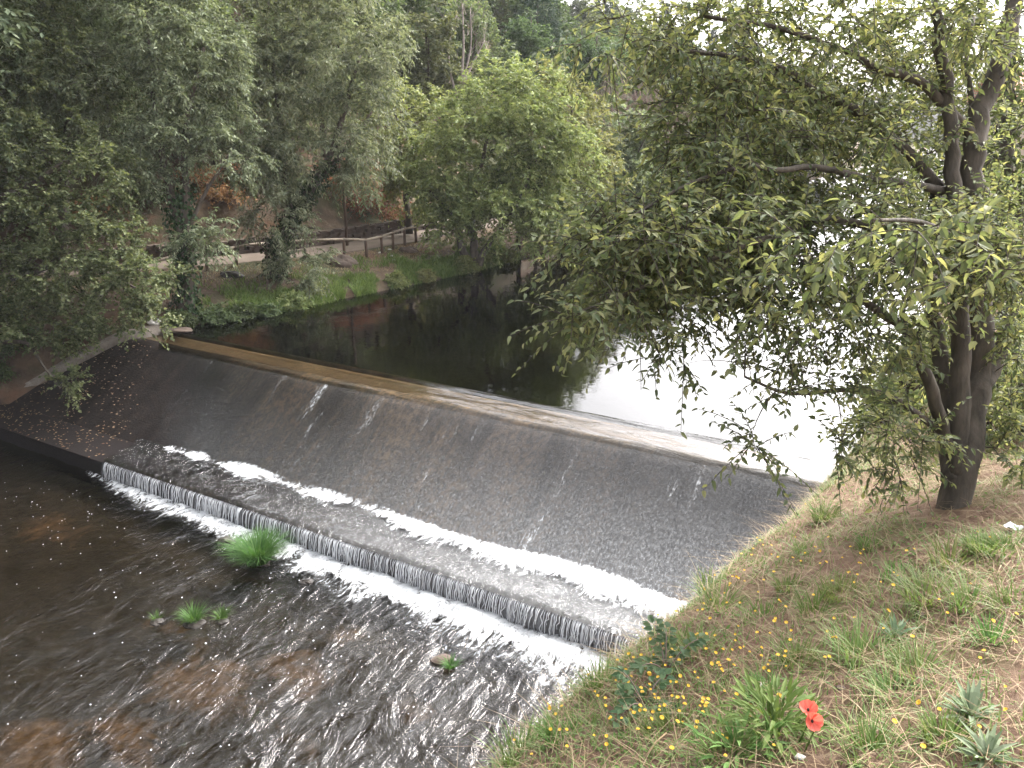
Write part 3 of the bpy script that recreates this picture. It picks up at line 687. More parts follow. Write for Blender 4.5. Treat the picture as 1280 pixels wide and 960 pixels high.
protos = {'dark': [local_tree('woodland_tree', 'round', 9, 3.6, 170, 'leaf_dark'), local_tree('woodland_tree', 'round', 8, 3.4, 160, 'leaf_mid'), local_tree('woodland_tree', 'round', 10, 3.3, 170, 'leaf_dark')],
          'grey': [local_tree('woodland_tree', 'round', 9, 3.5, 170, 'leaf_grey')],
          'light': [local_tree('woodland_tree', 'round', 7.5, 3.4, 160, 'leaf_mid')],
          'pine': [local_tree('pine_tree', 'conifer', 12, 3.0, 260, 'needle', K=5, Ln=.8, Mn=12, ls=(.24, .07), droop=.2)]}
LBL = {'dark': 'dark green broadleaf tree in the wood covering the hillside across the river', 'grey': 'grey green broadleaf tree in the wood covering the hillside across the river',
       'light': 'fresh green broadleaf tree in the wood covering the hillside across the river', 'pine': 'dark pointed conifer rising from the hillside wood across the river'}
used, placed = set(), []
PLANT = []
w_ = 8.0
cand = []
for _ in range(9000):
    w_ = rng.uniform(0, 185); cc = -rng.uniform(28, 110)
    dp = float(c_path(w_)) - cc
    if dp < 6.5 or dp > 75: continue
    x, y = xy(w_, cc); z = float(z_far(w_, cc)); p = np.array((x, y, z)); a = proj(p + (0, 0, 6)); g = proj(p)
    if a[2] < 30 or a[2] > 165 or not (-90 < a[0] < 1330) or a[1] < -190: continue
    sp = 3.5 + .018 * a[2] if a[2] < 95 else 6.4
    if 685 < a[0] < 775 and proj(p + (0, 0, 9))[1] < 5: continue
    if any((x - q[0]) ** 2 + (y - q[1]) ** 2 < sp * sp for q in placed): continue
    placed.append((x, y)); cand.append((x, y, z, a))
for x, y, z, a in cand:
    n0 = float(fbm(x * .06, y * .06, 77, 2))
    if 550 < a[0] < 605 and -10 < a[1] < 190 and a[2] < 52: continue
    kind = 'dark' if n0 < .5 else ('grey' if a[0] < 560 and rng.random() < .6 else ('light' if rng.random() < .45 else 'dark'))
    if a[2] > 60 and rng.random() < .2: kind = 'pine'
    pr = protos[kind][int(rng.integers(len(protos[kind])))]; sc = rng.uniform(.75, 1.15) * (1.0 if a[2] < 100 else 1.2); loc = (x, y, z - .15); rot = rng.uniform(0, 6.28)
    if pr.name not in used:
        used.add(pr.name); pr.location = loc; pr.rotation_euler = (0, 0, rot); pr.scale = (sc, sc, sc); pr['label'] = LBL[kind]; pr['group'] = kind + ' trees of the hillside wood'
    else: dup(pr, loc, rot, sc, LBL[kind], kind + ' trees of the hillside wood')
for v in protos.values():
    for pr in v:
        if pr.name not in used:
            for ch in list(pr.children): bpy.data.objects.remove(ch)
            bpy.data.objects.remove(pr)

tall = local_tree('riverside_tree', 'round', 21, 5.8, 760, 'leaf_grey', K=13, Ln=1.2, Mn=15, ls=(.22, .1))
for k, (w1, c1, sc) in enumerate([(12.5, -29.6, 1.2), (9, -28.3, 1.3), (4.5, -27.6, 1.3), (0, -28, 1.25), (-5, -28, 1.3), (13, -37, 1.15), (18, -38, 1.1), (-11, -29, 1.2), (7, -36, 1.2), (23, -36, .95)]):
    x, y = xy(w1, c1); a = ((x, y, float(z_far(w1, c1)) - .3), rng.uniform(0, 6.28), sc, 'tall grey green tree rising over the alder on the left bank beyond the top edge', 'tall trees of the left river bank')
    dup(tall, *a)
for ch in list(tall.children): bpy.data.objects.remove(ch)
bpy.data.objects.remove(tall)
# bare trees
def bare_tree(name, label, base, limbs, E, nt, m, K, Ln, thick, tw_r, group=None):
    root = empty(name, tuple(base), label, 'tree', group); bw, bt, nodes = MB(), MB(), []
    for pts, r0, r1 in limbs: limb(bw, nodes, pts, r0, r1, 6)
    P, D = ells(E, nt); grow(bw, nodes, P, thick, 4, .2)
    _, _, _, tw = sprays(P, nrm(D + np.array((0, 0, .5))), K, Ln, 4, -.15, .7, .3)
    for t_ in tw: bt.tube(t_, [tw_r, tw_r * .8, tw_r * .6, tw_r * .3], 3, cap=False)
    off = np.array(base)
    for x in (bw, bt): x.v = [v - off for v in x.v]
    bw.build('trunk', M[m], root); bt.build('crown', M[m], root)
    return root
d = 52
bare_tree('dead_tree', 'pale leafless dead tree rising above the rounded light green tree', at_t(572, 175, d),
    [(PT((572, 178, d), (575, 120, d), (580, 60, d), (578, 5, d)), .14, .05), (PT((574, 130, d), (562, 90, d), (560, 55, d), (572, 15, d)), .1, .03), (PT((576, 110, d), (596, 70, d), (606, 50, d)), .09, .03), (PT((573, 120, d), (590, 60, d), (588, 10, d)), .08, .03)],
    [(582, 50, 32, 55, d, 1.8)], 34, 'bark_pale', 3, 1.1, 1.3, .016)
for k, (px, py, rx, ry, dd) in enumerate([(765, 150, 34, 60, 50), (800, 140, 34, 50, 54), (835, 165, 30, 45, 52)]):
    bare_tree('bare_tree', ['leafless pinkish tree just right of the light green trees', 'leafless pinkish tree half hidden by the near tree foliage', 'leafless pinkish tree deepest behind the near tree foliage'][k], at_t(px, py + ry + 45, dd),
        [(PT((px, py + ry + 48, dd), (px + 2, py + 20, dd), (px, py - 30, dd)), .12, .03)], [(px, py, rx, ry, dd, 1.8)], 75, 'twig_pink', 12, 1.0, .8, .011, 'leafless pinkish trees')

# ------------------------------------------------------------------ the path, its fence and wall
ws = L(-10, 120, 300); cs = L(0, 1, 4)
Wg, T = np.meshgrid(ws, cs, indexing='ij'); Cg = c_path(Wg) - .15 - 2.4 * T - .12 * (fbm(Wg * .8, T * 3, 81) - .5); X, Y = xy(Wg, Cg)
b = MB(); b.grid(np.stack([X, Y, z_far(Wg, Cg, False) + .02], -1)); tag(b.build('path', M['path']), kind='structure')

fence = empty('wooden_fence', at_z(430, 318, 1.0), 'low wooden post and rail fence beside the path across the pool', 'fence')
fo = np.array(fence.location); posts = []
for px, py in [(182, 349), (222, 341), (259, 336), (296, 331), (334, 326), (382, 322), (430.6, 318.5), (458, 317), (477.5, 313.5), (491.6, 309.5), (506, 306), (520, 303.2), (534, 300), (552, 296), (566, 292.5), (582, 289)]:
    p = at_z(px, py, 1.0); w1, c1 = wc(p[0], p[1]); p[2] = float(z_far(w1, c1)); posts.append(p)
for p in posts:
    b = MB(); h = .82 + rng.uniform(-.02, .03); b.tube([p - fo + (0, 0, -.4), p - fo + (0, 0, h - .03), p - fo + (rng.normal(0, .01), 0, h)], [.065, .06, .045], 8); b.build('post', M['fence_post'], fence)
for p, q in zip(posts[:-1], posts[1:]):
    b = MB(); a = p + (0, 0, .74) - fo; e = q + (0, 0, .74) - fo; m_ = (a + e) / 2 + (0, 0, rng.normal(0, .01)); b.tube([a - (0, .05, 0), m_ - (0, .05, 0), e - (0, .05, 0)], [.05, .05, .046], 8); b.build('rail', M['fence'], fence)

b = MB(); w1 = 14.0
while w1 < 44:
    zb = 1.0
    for row in range(4):
        ln = rng.uniform(.2, .42); hh = rng.uniform(.13, .18); ww = w1 + rng.uniform(-.1, .1); cc = float(c_path(ww)) - 2.78 - .04 * row + rng.normal(0, .03); x, y = xy(ww, cc)
        dx, dy = xy(ww + .3, float(c_path(ww + .3)) - 2.78); t_ = nrm(np.array((dx - x, dy - y, 0)))
        ax = np.array([t_, (-t_[1], t_[0], 0), (0, 0, 1)])
        b.box((x, y, zb + hh / 2), ax, (ln / 2, .16, hh / 2 * 1.02), 0, .22); zb += hh
    w1 += .29
tag(b.build('stone_wall', M['stone'], None, False), 'low dry stone wall along the back of the path across the pool', 'wall')

p0 = at_t(434, 306, 36.8)
pole = empty('timber_pole', tuple(p0), 'slim brown timber pole standing behind the fence in front of the rusty bracken', 'pole')
b = MB(); b.tube([(0, 0, -.4), (0, 0, 1.6), (.03, 0, 3.6)], [.07, .065, .055], 8); b.build('shaft', M['fence_post'], pole)
b = MB(); b.tube([(.03, 0, 3.6), (.03, 0, 3.64)], [.07, .05], 8); b.build('cap', M['fence'], pole)

# rust coloured bracken on the slope behind the path
def bracken(name, label, px, py, t, r, n, m='bracken', cat='bush', group='dry bracken bushes on the slope'):
    p = at_t(px, py, t); w1, c1 = wc(p[0], p[1]); p[2] = float(z_far(w1, c1)) - .1
    b = MB(); k = n; a = rng.uniform(0, 6.28, k); base = np.stack([np.cos(a), np.sin(a), 0 * a], -1) * rng.uniform(0, .5, (k, 1)) * r
    D = nrm(np.stack([np.cos(a), np.sin(a), rng.uniform(.3, 1.6, k)], -1) + rng.normal(0, .35, (k, 3)))
    pos, ax, nm, tw = sprays(base, D, 3, r * 1.25, 16, .5, .5, .3)
    leaf_far(b, pos, ax, nm, .2 * rng.uniform(.5, 1.2, len(pos)), .06)
    o = empty(name, tuple(p), label, cat, group); b.build('foliage', M[m], o, False)
    bs_ = MB()
    for t_ in tw[::2]: bs_.tube(t_, [.012, .01, .008, .004], 3, cap=False)
    bs_.build('stems', M['bark'] if m != 'bracken' else M['twig_pink'], o)
    return o
for k, (px, py, t, r, n) in enumerate([(455, 262, 41.5, 1.5, 70), (478, 240, 43, 1.6, 70), (425, 258, 41, 1.3, 60), (415, 235, 42.5, 1.4, 60), (440, 225, 44, 1.6, 60), (285, 280, 37, 1.2, 50), (305, 262, 38.5, 1.3, 50), (255, 270, 37.5, 1.2, 45), (110, 290, 34, 1.3, 50), (155, 190, 40, 1.3, 45), (495, 262, 42.5, 1.2, 50)]):
    bracken('bracken_bush', 'rusty brown dry bracken bush on the slope behind the path', px, py, t, r, n)
for k, (px, py, t, r, n) in enumerate([(330, 250, 39, 1.2, 50), (375, 262, 39.5, 1.2, 50), (205, 275, 36, 1.2, 50), (520, 262, 43, 1.3, 60), (60, 300, 33, 1.3, 50), (545, 270, 43.5, 1.2, 55)]):
    bracken('green_bush', 'small dark green bush on the slope behind the path', px, py, t, r, n, 'leaf_dark', 'bush', 'dark bushes on the slope behind the path')

# lush grass and shrubs on the far water edge
def blades(b, P, hgt, wid, lean, mi=0, lean_dir=None, segs=3):
    n = len(P); hgt = np.broadcast_to(hgt, (n,)); a = rng.uniform(0, 6.28, n)
    ld = np.stack([np.cos(a), np.sin(a), 0 * a], -1) if lean_dir is None else lean_dir
    sd = np.stack([-ld[:, 1], ld[:, 0], 0 * a], -1); ph = rng.uniform(-.8, .8, (n, 1)); sd = nrm(sd + ld * ph)
    ln = (np.broadcast_to(lean, (n,)) * rng.uniform(.4, 1.3, n))
    rows = []
    for k in range(segs + 1):
        f = k / segs; c = P + ld * (hgt * ln * f ** 1.7)[:, None] + np.array((0, 0, 1.)) * (hgt * f * (1 - .35 * np.minimum(ln, 1.6) * f))[:, None]
        w_ = wid * (1 - f * f) * .5
        if k < segs: rows += [c - sd * np.broadcast_to(w_, (n,))[:, None], c + sd * np.broadcast_to(w_, (n,))[:, None]]
        else: rows += [c]
    v = np.stack(rows, 1); m = v.shape[1]; i = np.arange(n)[:, None] * m
    q = np.concatenate([i + np.array((2 * k, 2 * k + 1, 2 * k + 3, 2 * k + 2))[None] for k in range(segs - 1)]); tr = i + np.array((m - 3, m - 2, m - 1))[None]
    b.add(v.reshape(-1, 3), [q, tr], mi)
b = MB(); n = 26000
w1 = rng.uniform(17.5, 34, n); di = rng.gamma(1.6, .7, n); c1 = c_shore(w1) - di + .1
keep = (c1 > c_path(w1) + .4) & (fbm(w1 * .7, c1 * .7, 91) + .3 * np.exp(-di / 1.4) + .3 * (vnoise(w1 * 3, c1 * 3, 94) - .5) > .54); w1, c1, di = w1[keep], c1[keep], di[keep]
x, y = xy(w1, c1); P = np.stack([x, y, z_far(w1, c1) - .02], -1)
hh = (.12 + 1.1 * fbm(w1 * 1.4, c1 * 1.4, 92) ** 1.7) * np.exp(-di / 3.5) * rng.uniform(.6, 1.2, len(P))
blades(b, P, hh, .03, .7); tag(b.build('bank_grass', M['grass_bright'], None, False), 'lush bright green grass along the far water edge', 'grass', kind='stuff')
b = MB(); n = 9000; w1 = rng.uniform(12, 40, n); c1 = c_path(w1) + rng.uniform(.1, 2.5, n); c1 = np.minimum(c1, c_shore(w1)); x, y = xy(w1, c1); P = np.stack([x, y, z_far(w1, c1) - .02], -1)
blades(b, P, rng.uniform(.05, .16, n), .02, .9); tag(b.build('dry_bank_grass', M['straw'], None, False), 'short dry grass between the fence and the far water edge', 'grass', kind='stuff')
def shore_bush(label, w1, di, r, n, m, group, zup=0, ls=.13):
    c1 = float(c_shore(w1)) - di; x, y = xy(w1, c1); p = (x, y, float(z_far(w1, c1)))
    o = empty('shore_bush', p, label, 'bush', group); b = MB(); bs_ = MB(); dd = rdir(n); dd[:, 2] = np.abs(dd[:, 2]); base = dd * np.array((.7, .7, .6)) * r * rng.uniform(.3, 1, (n, 1))
    pos, ax, nm, tw = sprays(base, dd, 5, r * .5, 10, .4); leaf_far(b, pos, ax, nm, ls * rng.uniform(.6, 1.3, len(pos)), ls * .5); b.build('foliage', M[m], o, False)
    for k in range(0, n, 2): bs_.tube([(0, 0, -.1), base[k] * .5 + (0, 0, .1), base[k]], [.02, .014, .008], 4, cap=False)
    bs_.build('stems', M['bark'], o); return o
for w1, di, r in [(16.6, .3, .7), (17.6, .1, .8), (18.5, .2, .7), (19.3, .0, .65), (14.6, 1.2, .8)]:
    shore_bush('dark green bush overhanging the black water at the far end of the pool', w1, di, r, 55, 'leaf_dark', 'dark bushes on the far water edge')
for w1, di, r in [(13.2, 1.6, 1.0), (12.2, .9, .9), (11.2, 1.4, 1.0), (10.2, .8, .9), (12.0, 2.8, 1.1), (13.6, 3.2, 1.1), (10.4, 2.6, 1.1)]:
    shore_bush('dark shaded bush under the alder beside the left end of the weir', w1, di, r, 80, 'leaf_dark', 'dark bushes under the alder', 0, .11)
for w1, di, r in [(20.6, .4, .75), (22, .9, .6), (25.5, .3, .6), (27, .2, .55), (29.6, .3, .8), (31, .5, .9), (33, .2, .8)]:
    shore_bush('bright green leafy bush in the lush grass of the far water edge', w1, di, r, 55, 'leaf_light', 'green bushes in the far bank grass')
for w1 in np.arange(36, 110, 3.2):
    w1 = float(w1 + rng.uniform(-1, 1)); dd = rng.uniform(.3, 1.5)
    x, y = xy(w1, float(c_shore(w1)) - dd)
    k = ['light', 'dark', 'light', 'grey'][int(rng.integers(4))]; pr = protos[k][0]
    dup(pr, (x, y, .1), rng.uniform(0, 6.28), rng.uniform(.45, .75) if w1 < 44 else rng.uniform(.7, 1.0), 'tree standing right on the far water edge further up the pool', 'trees lining the far water edge')

def stone(name, label, p, r, m='stone', seed=1, flat=.65, cat='rock', group=None):
    b = MB(); b.rock((0, 0, 0), r, seed, 0, flat, 14); o = b.build(name, M[m], None, False); o.location = tuple(p); return tag(o, label, cat, group)
def farp(px, py, t=None):
    r = ray(px, py); ts = L(15, 60, 3000); P = np.array((0, 0, CAMZ)) + ts[:, None] * r; w1, c1 = wc(P[:, 0], P[:, 1]); dz = P[:, 2] - z_far(w1, c1); i = np.argmax(dz < 0); return P[i]
stone('rock', 'dark boulder on the dry bank below the right part of the fence', farp(511, 314), (.42, .3, .35), 'stone', 3)
stone('rock', 'brown boulder at the grassy bank top left of the bright grass', farp(428, 330), (.6, .4, .5), 'stone', 4)
stone('rock', 'dark flat rock on the bare bank beneath the left part of the fence', farp(290, 345), (.5, .3, .3), 'stone_dark', 5)
for k, (px, py) in enumerate([(475, 316), (489, 320), (487, 312), (492, 325)]):
    stone('pale_stone', 'small whitish stone lying on the bank below the fence', farp(px, py), (.1, .07, .08), 'stone_white', 6 + k, .6, 'stone', 'whitish stones below the fence')
stone('pale_stone', 'pale rock lying at the top of the sandy kerb beside the weir', su(20.9, -.1, .2), (.24, .16, .18), 'stone_white', 12)
stone('rock', 'flat grey slab at the corner where the crest meets the far bank', su(19.9, -.2, .05), (.5, .3, .2), 'stone', 13, .4)

# ------------------------------------------------------------------ things standing in the lower river
def tuft(name, label, p, n, h, lean, m, wid=.012, r=.06, group=None, cat='grass tuft', segs=4):
    b = MB(); a = rng.uniform(0, 6.28, n); q = r * np.sqrt(rng.uniform(0, 1, n)); P = np.stack([np.cos(a) * q, np.sin(a) * q, 0 * a - .03], -1)
    ld = nrm(np.stack([np.cos(a), np.sin(a), 0 * a], -1) + rng.normal(0, .35, (n, 3)) * np.array((1, 1, 0)))
    blades(b, P, h * rng.uniform(.55, 1.1, n), wid, lean, 0, ld, segs); o = b.build(name, M[m], None, False); o.location = tuple(p); return tag(o, label, cat, group)
tuft('sedge_tuft', 'big round bright green sedge tuft growing in the foam below the falling lip', at_z(323, 702, ZL), 1500, .72, .85, 'sedge', .014, .22, segs=5)
tuft('sedge_tuft', 'medium green sedge tuft in the dark river, largest of the lower trio', at_z(242, 776, ZL), 260, .36, .8, 'sedge', .013, .12)
tuft('sedge_tuft', 'small green sedge tuft right of the medium tuft in the dark river', at_z(277, 773, ZL), 130, .27, .8, 'sedge', .012, .08)
tuft('sedge_tuft', 'tiny green sedge tuft at the left end of the lower trio in the river', at_z(196, 774, ZL), 60, .2, .7, 'sedge', .012, .05)
tuft('sedge_tuft', 'little dark green sedge tuft on the brown rock nearest the bank', at_z(563, 832, ZL + .05), 120, .2, .9, 'sedge', .011, .08)
for k, (lab, px, py, r, m) in enumerate([
    ('brown rock under the little dark sedge tuft near the bank', 553, 826, (.2, .14, .13), 'stone'), ('dark wet rock beside the foam left of the big sedge tuft', 281, 678, (.2, .16, .17), 'stone_dark'),
    ('dark wet rock breaking the foam right of the big sedge tuft', 383, 728, (.13, .1, .1), 'stone_dark'), ('dark wet rock under the roots of the big sedge tuft', 326, 704, (.2, .16, .05), 'stone_dark'),
    ('dark low rock under the medium sedge tuft', 243, 780, (.2, .15, .07), 'stone_dark'), ('small dark rock under the tuft at right of the trio', 277, 777, (.12, .1, .06), 'stone_dark'), ('small dark rock carrying the tiniest tuft', 196, 778, (.12, .1, .07), 'stone_dark'),
    ('dark rock in the foam below the middle of the lip', 528, 745, (.12, .1, .1), 'stone_dark')]):
    stone('river_rock', lab, at_z(px, py, ZL), r, m, 20 + k)

# ------------------------------------------------------------------ near bank: grass, straw, flowers, plants
def near_points(n, w0=.2, w1=12, o0=-.55, o1=5.5):
    w_ = w0 + (w1 - w0) * rng.uniform(0, 1, n) ** 1.25; c_ = c_edge(w_) + rng.uniform(o0, o1, n); return w_, c_
def np3(w_, c_, dz=-.01):
    x, y = xy(w_, c_); return np.stack([x, y, z_near(w_, c_) + dz], -1)
w_, c_ = near_points(150000); g = fbm(w_ * 1.1, c_ * 1.1, 101); g2 = fbm(w_ * 5, c_ * 5, 103); eg = np.exp(-np.maximum(c_ - c_edge(w_), 0) / .7)
keep = rng.uniform(0, 1, len(w_)) < np.clip((g - .38) * 4.5 + (g2 - .5) * 3.0 + .45 * eg, 0.03, 1)
w_, c_ = w_[keep], c_[keep]; b = MB(); P = np3(w_, c_)
blades(b, P, rng.uniform(.02, .085, len(P)) * (.5 + 1.0 * g[keep]), .0052, 1.1)
tag(b.build('grass', M['grass'], None, False), 'green grass growing in patches over the near bank', 'grass', kind='stuff')
w_, c_ = near_points(50000); b = MB(); P = np3(w_, c_, .004); n = len(P)
ld = nrm(np.stack([rng.normal(size=n), rng.normal(size=n), 0 * w_], -1)); blades(b, P, rng.uniform(.02, .09, n), .003, 2.2 + rng.uniform(0, 2.5, n), 0, ld)
tag(b.build('dry_straw', M['straw'], None, False), 'dry straw and dead grass littering the near bank', 'dry grass', kind='stuff')

w_, c_ = near_points(60000); g3 = fbm(w_ * 1.6, c_ * 1.6, 107); keep = rng.uniform(0, 1, len(w_)) < np.clip((g3 - .44) * 4, 0.04, .9); w_, c_ = w_[keep], c_[keep]
P = np3(w_, c_, .002); n = len(P); a = rng.uniform(0, 6.28, n); el = rng.uniform(-.05, .9, n); b = MB()
leaf_far(b, P, np.stack([np.cos(a), np.sin(a), np.sin(el)], -1), np.stack([rng.normal(0, .4, n), rng.normal(0, .4, n), 1 + 0 * a], -1), rng.uniform(.015, .04, n), rng.uniform(.006, .016, n))
tag(b.build('low_herbs', M['plant'], None, False), 'small low green herb leaves spread over the near bank', 'ground cover', kind='stuff')
TG = 'grass tufts on the near bank'
tp = [(1030, 650), (1005, 690), (930, 690), (1090, 685), (985, 735), (1050, 745), (1020, 770), (1130, 790), (900, 760), (955, 775), (1190, 705), (1230, 690), (1260, 690), (1120, 870), (1150, 840), (870, 815), (1000, 830), (840, 920), (700, 925), (650, 945), (780, 820),
      (1240, 800), (1270, 760), (1180, 925), (1090, 945), (905, 945), (1075, 820), (960, 870), (1210, 760), (1160, 750), (1130, 720), (890, 735), (750, 860)]
for k, (px, py) in enumerate(tp):
    p, ok = ghit(px, py)
    h = rng.uniform(.1, .19); tuft('grass_tuft', 'loose green grass tuft growing on the dry near bank', p, int(rng.uniform(90, 190)), h, rng.uniform(.6, 1.0), 'grass' if k % 3 else 'plant', .006, rng.uniform(.05, .11), TG)

# yellow flowers
def flower_mesh():
    b = MB(); b.tube([(0, 0, -.12), (.006, .002, -.05), (0, 0, 0)], [.0018, .0016, .0014], 5, 0)
    for ring, (r, z, n) in enumerate([(.013, .002, 13), (.009, .005, 10)]):
        for k in range(n):
            a = k * 6.283 / n + ring * .2; ca, sa = math.cos(a), math.sin(a); w1 = .0034
            b.add([(ca * .002 - sa * w1 * .5, sa * .002 + ca * w1 * .5, z), (ca * .002 + sa * w1 * .5, sa * .002 - ca * w1 * .5, z), (ca * r + sa * w1, sa * r - ca * w1, z + .003), (ca * r * 1.06, sa * r * 1.06, z + .002), (ca * r - sa * w1, sa * r + ca * w1, z + .003)], np.array([(0, 1, 2, 3, 4)]), 1)
    return b.mesh('yellow_flower', [M['plant'], M['petal_yellow']], False)
fm = flower_mesh(); fp = []
for cx, cy, sx, sy, n in [(875, 865, 60, 40, 90), (690, 900, 60, 40, 50), (900, 740, 45, 40, 32), (800, 850, 60, 40, 26), (1045, 710, 30, 22, 14), (1190, 785, 60, 50, 12), (1000, 810, 50, 30, 12), (640, 935, 30, 20, 8), (1160, 910, 80, 35, 10), (960, 700, 30, 30, 8), (760, 790, 25, 25, 6), (860, 930, 80, 20, 8), (980, 690, 60, 30, 14), (1090, 740, 60, 30, 12), (930, 790, 50, 30, 14)]:
    fp += [(rng.normal(cx, sx), rng.normal(cy, sy)) for _ in range(n)]
for px, py in fp:
    if not (590 < px < 1278 and 600 < py < 958): continue
    p, ok = ghit(px, py + 8)
    if not ok or p[1] > 9.5: continue
    w1, c1 = wc(p[0], p[1])
    if c1 < c_edge(w1) - .45: continue
    o = bpy.data.objects.new('yellow_flower', fm); COL.objects.link(o); h = rng.uniform(.06, .12); s = rng.uniform(.36, .64)
    o.location = (p[0], p[1], p[2] + h); o.rotation_euler = (rng.normal(-.1, .3), rng.normal(0, .3), rng.uniform(0, 6.28)); o.scale = (s, s, 1)
    tag(o, 'small yellow wildflower on a thin stem in the near bank grass', 'flower', 'yellow wildflowers on the near bank')

# leafy plants: fans of long leaves
def rosette(name, label, p, n, ln, wd, m, up=(.4, 1.4), cat='plant', group=None, stems=0, curl=.35):
    o = empty(name, tuple(p), label, cat, group); b = MB(); a = rng.uniform(0, 6.28, n); el = rng.uniform(*up, n)
    ax = np.stack([np.cos(a) * np.cos(el), np.sin(a) * np.cos(el), np.sin(el)], -1); P = ax * .02; ll = ln * rng.uniform(.55, 1.1, n)
    if stems: P = P + np.stack([np.cos(a), np.sin(a), 0 * a], -1) * rng.uniform(0, .13, (n, 1)) + np.array((0, 0, 1)) * rng.uniform(0, stems, (n, 1))
    nm = np.stack([-np.cos(a) * np.sin(el), -np.sin(a) * np.sin(el), np.cos(el)], -1) + rng.normal(0, .2, (n, 3))
    leaf_near(b, P, ax, nm, ll, wd * ll / ln, 0, curl); b.build('leaves', M[m], o, False)
    bs_ = MB()
    for k in range(5):
        aa = k * 1.256; bs_.tube([(0, 0, -.05), (math.cos(aa) * .03, math.sin(aa) * .03, max(stems, .05) * .6), (math.cos(aa) * .06, math.sin(aa) * .06, max(stems, .05))], [.004, .003, .002], 5)
    bs_.build('stems', M['plant'], o); return o
p1, _ = ghit(965, 925); rosette('leafy_plant', 'bushy bright green herb with long leaves beside the red poppies', p1, 210, .085, .019, 'plant', (.0, 1.3), 'plant', None, .13)
p2, _ = ghit(920, 948); rosette('leafy_plant', 'low bright green herb at the bottom edge below the poppy plant', p2, 80, .075, .017, 'plant', (.1, 1.2), 'plant', None, .07)
p3, _ = ghit(1212, 898); rosette('mullein_plant', 'grey green felted rosette with long upright leaves at the right edge of the bank', p3, 44, .105, .022, 'mullein', (.1, 1.2), 'plant', None, 0, .5)
p4, _ = ghit(1232, 952); rosette('mullein_plant', 'grey green felted rosette lower at the bottom right corner of the bank', p4, 38, .09, .02, 'mullein', (.1, 1.2), 'plant', None, 0, .5)
p5, _ = ghit(1118, 800); rosette('leafy_plant', 'small grey green rosette on bare soil in the middle of the bank', p5, 22, .1, .02, 'mullein', (.2, 1.2), 'plant')

def poppy(label, p, head, tilt):
    o = empty('poppy', tuple(p), label, 'poppy', 'red poppies'); h = np.array(head) - np.array(p)
    b = MB(); b.tube([(0, 0, -.03), h * .5 + (.02, 0, .02), h], [.003, .0025, .0025], 6); b.build('stem', M['plant'], o)
    X = nrm(np.cross(np.array(tilt, float), (0, 0, 1.))); Z = nrm(np.array(tilt, float)); Y = np.cross(Z, X)
    for k in range(4):
        a0 = k * 1.571 + .3; b = MB(); th = L(-.95, .95, 9); rr = L(.06, 1, 7); Tg, Rg = np.meshgrid(th, rr, indexing='ij'); rad = .029 * Rg * (1 - .12 * (Tg / .95) ** 4 + .05 * np.sin(Tg * 9))
        zz = .024 * Rg ** 1.6 * (.75 if k % 2 else 1) + .004 * np.sin(Tg * 8 + k) * Rg + .002 * (k % 2)
        V = h + rad[..., None] * (np.cos(a0 + Tg)[..., None] * X + np.sin(a0 + Tg)[..., None] * Y) + zz[..., None] * Z; b.grid(V); b.build('petal', M['poppy'], o)
    b = MB(); b.rock(h + Z * .008, (.0045, .0045, .006), 3, 0, 1, 8, .1); b.build('centre', M['stone_dark'], o, False)
    return o
gp, _ = ghit(1003, 940)
hd = at_t(1014, 901, np.linalg.norm(gp - (0, 0, CAMZ)) / np.linalg.norm(ray(1003, 940)) - .12); hd2 = at_t(1010, 889, np.linalg.norm(gp - (0, 0, CAMZ)) / np.linalg.norm(ray(1003, 940)) - .04)
poppy('red poppy facing the viewer, lower and nearer of the two', gp, hd, (.1, -.8, .55)); poppy('red poppy seen edge on just above the open poppy', gp + (0, .05, 0), hd2, (-.1, -.25, .95))

def bramble(label, pts, n, group='brambles on the bank edge'):
    p, _ = ghit(*pts[0]); o = empty('bramble', tuple(p), label, 'bramble', group); b, bl = MB(), MB()
    for k in range(n):
        a = rng.uniform(0, 6.28); ln = rng.uniform(.1, .24); e = np.array((math.cos(a) * ln * .8, math.sin(a) * ln * .8, rng.uniform(.0, .3))); m_ = e * .5 + (0, 0, ln * .4)
        q = L(0, 1, 8)[:, None]; pl = 2 * q * (1 - q) * m_ + q ** 2 * e; b.tube(pl, L(.004, .0015, 8), 5)
        for i in range(1, 8):
            for s_ in (-1, 0, 1):
                d_ = nrm(np.array((math.cos(a + s_ * 1.1 + rng.normal(0, .3)), math.sin(a + s_ * 1.1), rng.uniform(-.2, .35)))); P = pl[i] + d_ * .018
                leaf_near(bl, P[None], d_[None], np.array([[rng.normal(0, .3), rng.normal(0, .3) - .2, 1]]), rng.uniform(.03, .046), rng.uniform(.025, .036), 0, .12)
    b.build('stems', M['twig_pink'], o); bl.build('leaves', M['bramble'], o, False); return o
bramble('dark green bramble clump left of the dense yellow flowers', [(805, 885)], 6); bramble('green bramble above the dark clump on the bank slope', [(832, 842)], 4)
bramble('bramble sprig on the bank edge by the lower river', [(715, 862)], 3); bramble('bramble sprig on the bank edge under the end of the lip', [(748, 822)], 3); bramble('bramble sprig at the bottom edge of the bank', [(628, 950)], 3)
bramble('bramble trailing on the bank edge beside the grey slope', [(885, 708)], 4)
for lab, px, py, r in [('small grey stone left of the poppy plant among yellow flowers', 950, 858, .022), ('small tan stone on bare soil in the middle of the bank', 1050, 862, .02), ('flat tan stone on the bank below the tree', 1150, 770, .025), ('small pale stone at the foot of the bank tufts', 1000, 948, .018)]:
    p, _ = ghit(px, py); stone('small_stone', lab, p + (0, 0, .005), (r, r * .8, r * .8), 'stone_white' if 'grey' in lab or 'pale' in lab else 'stone', int(px), .7, 'stone')
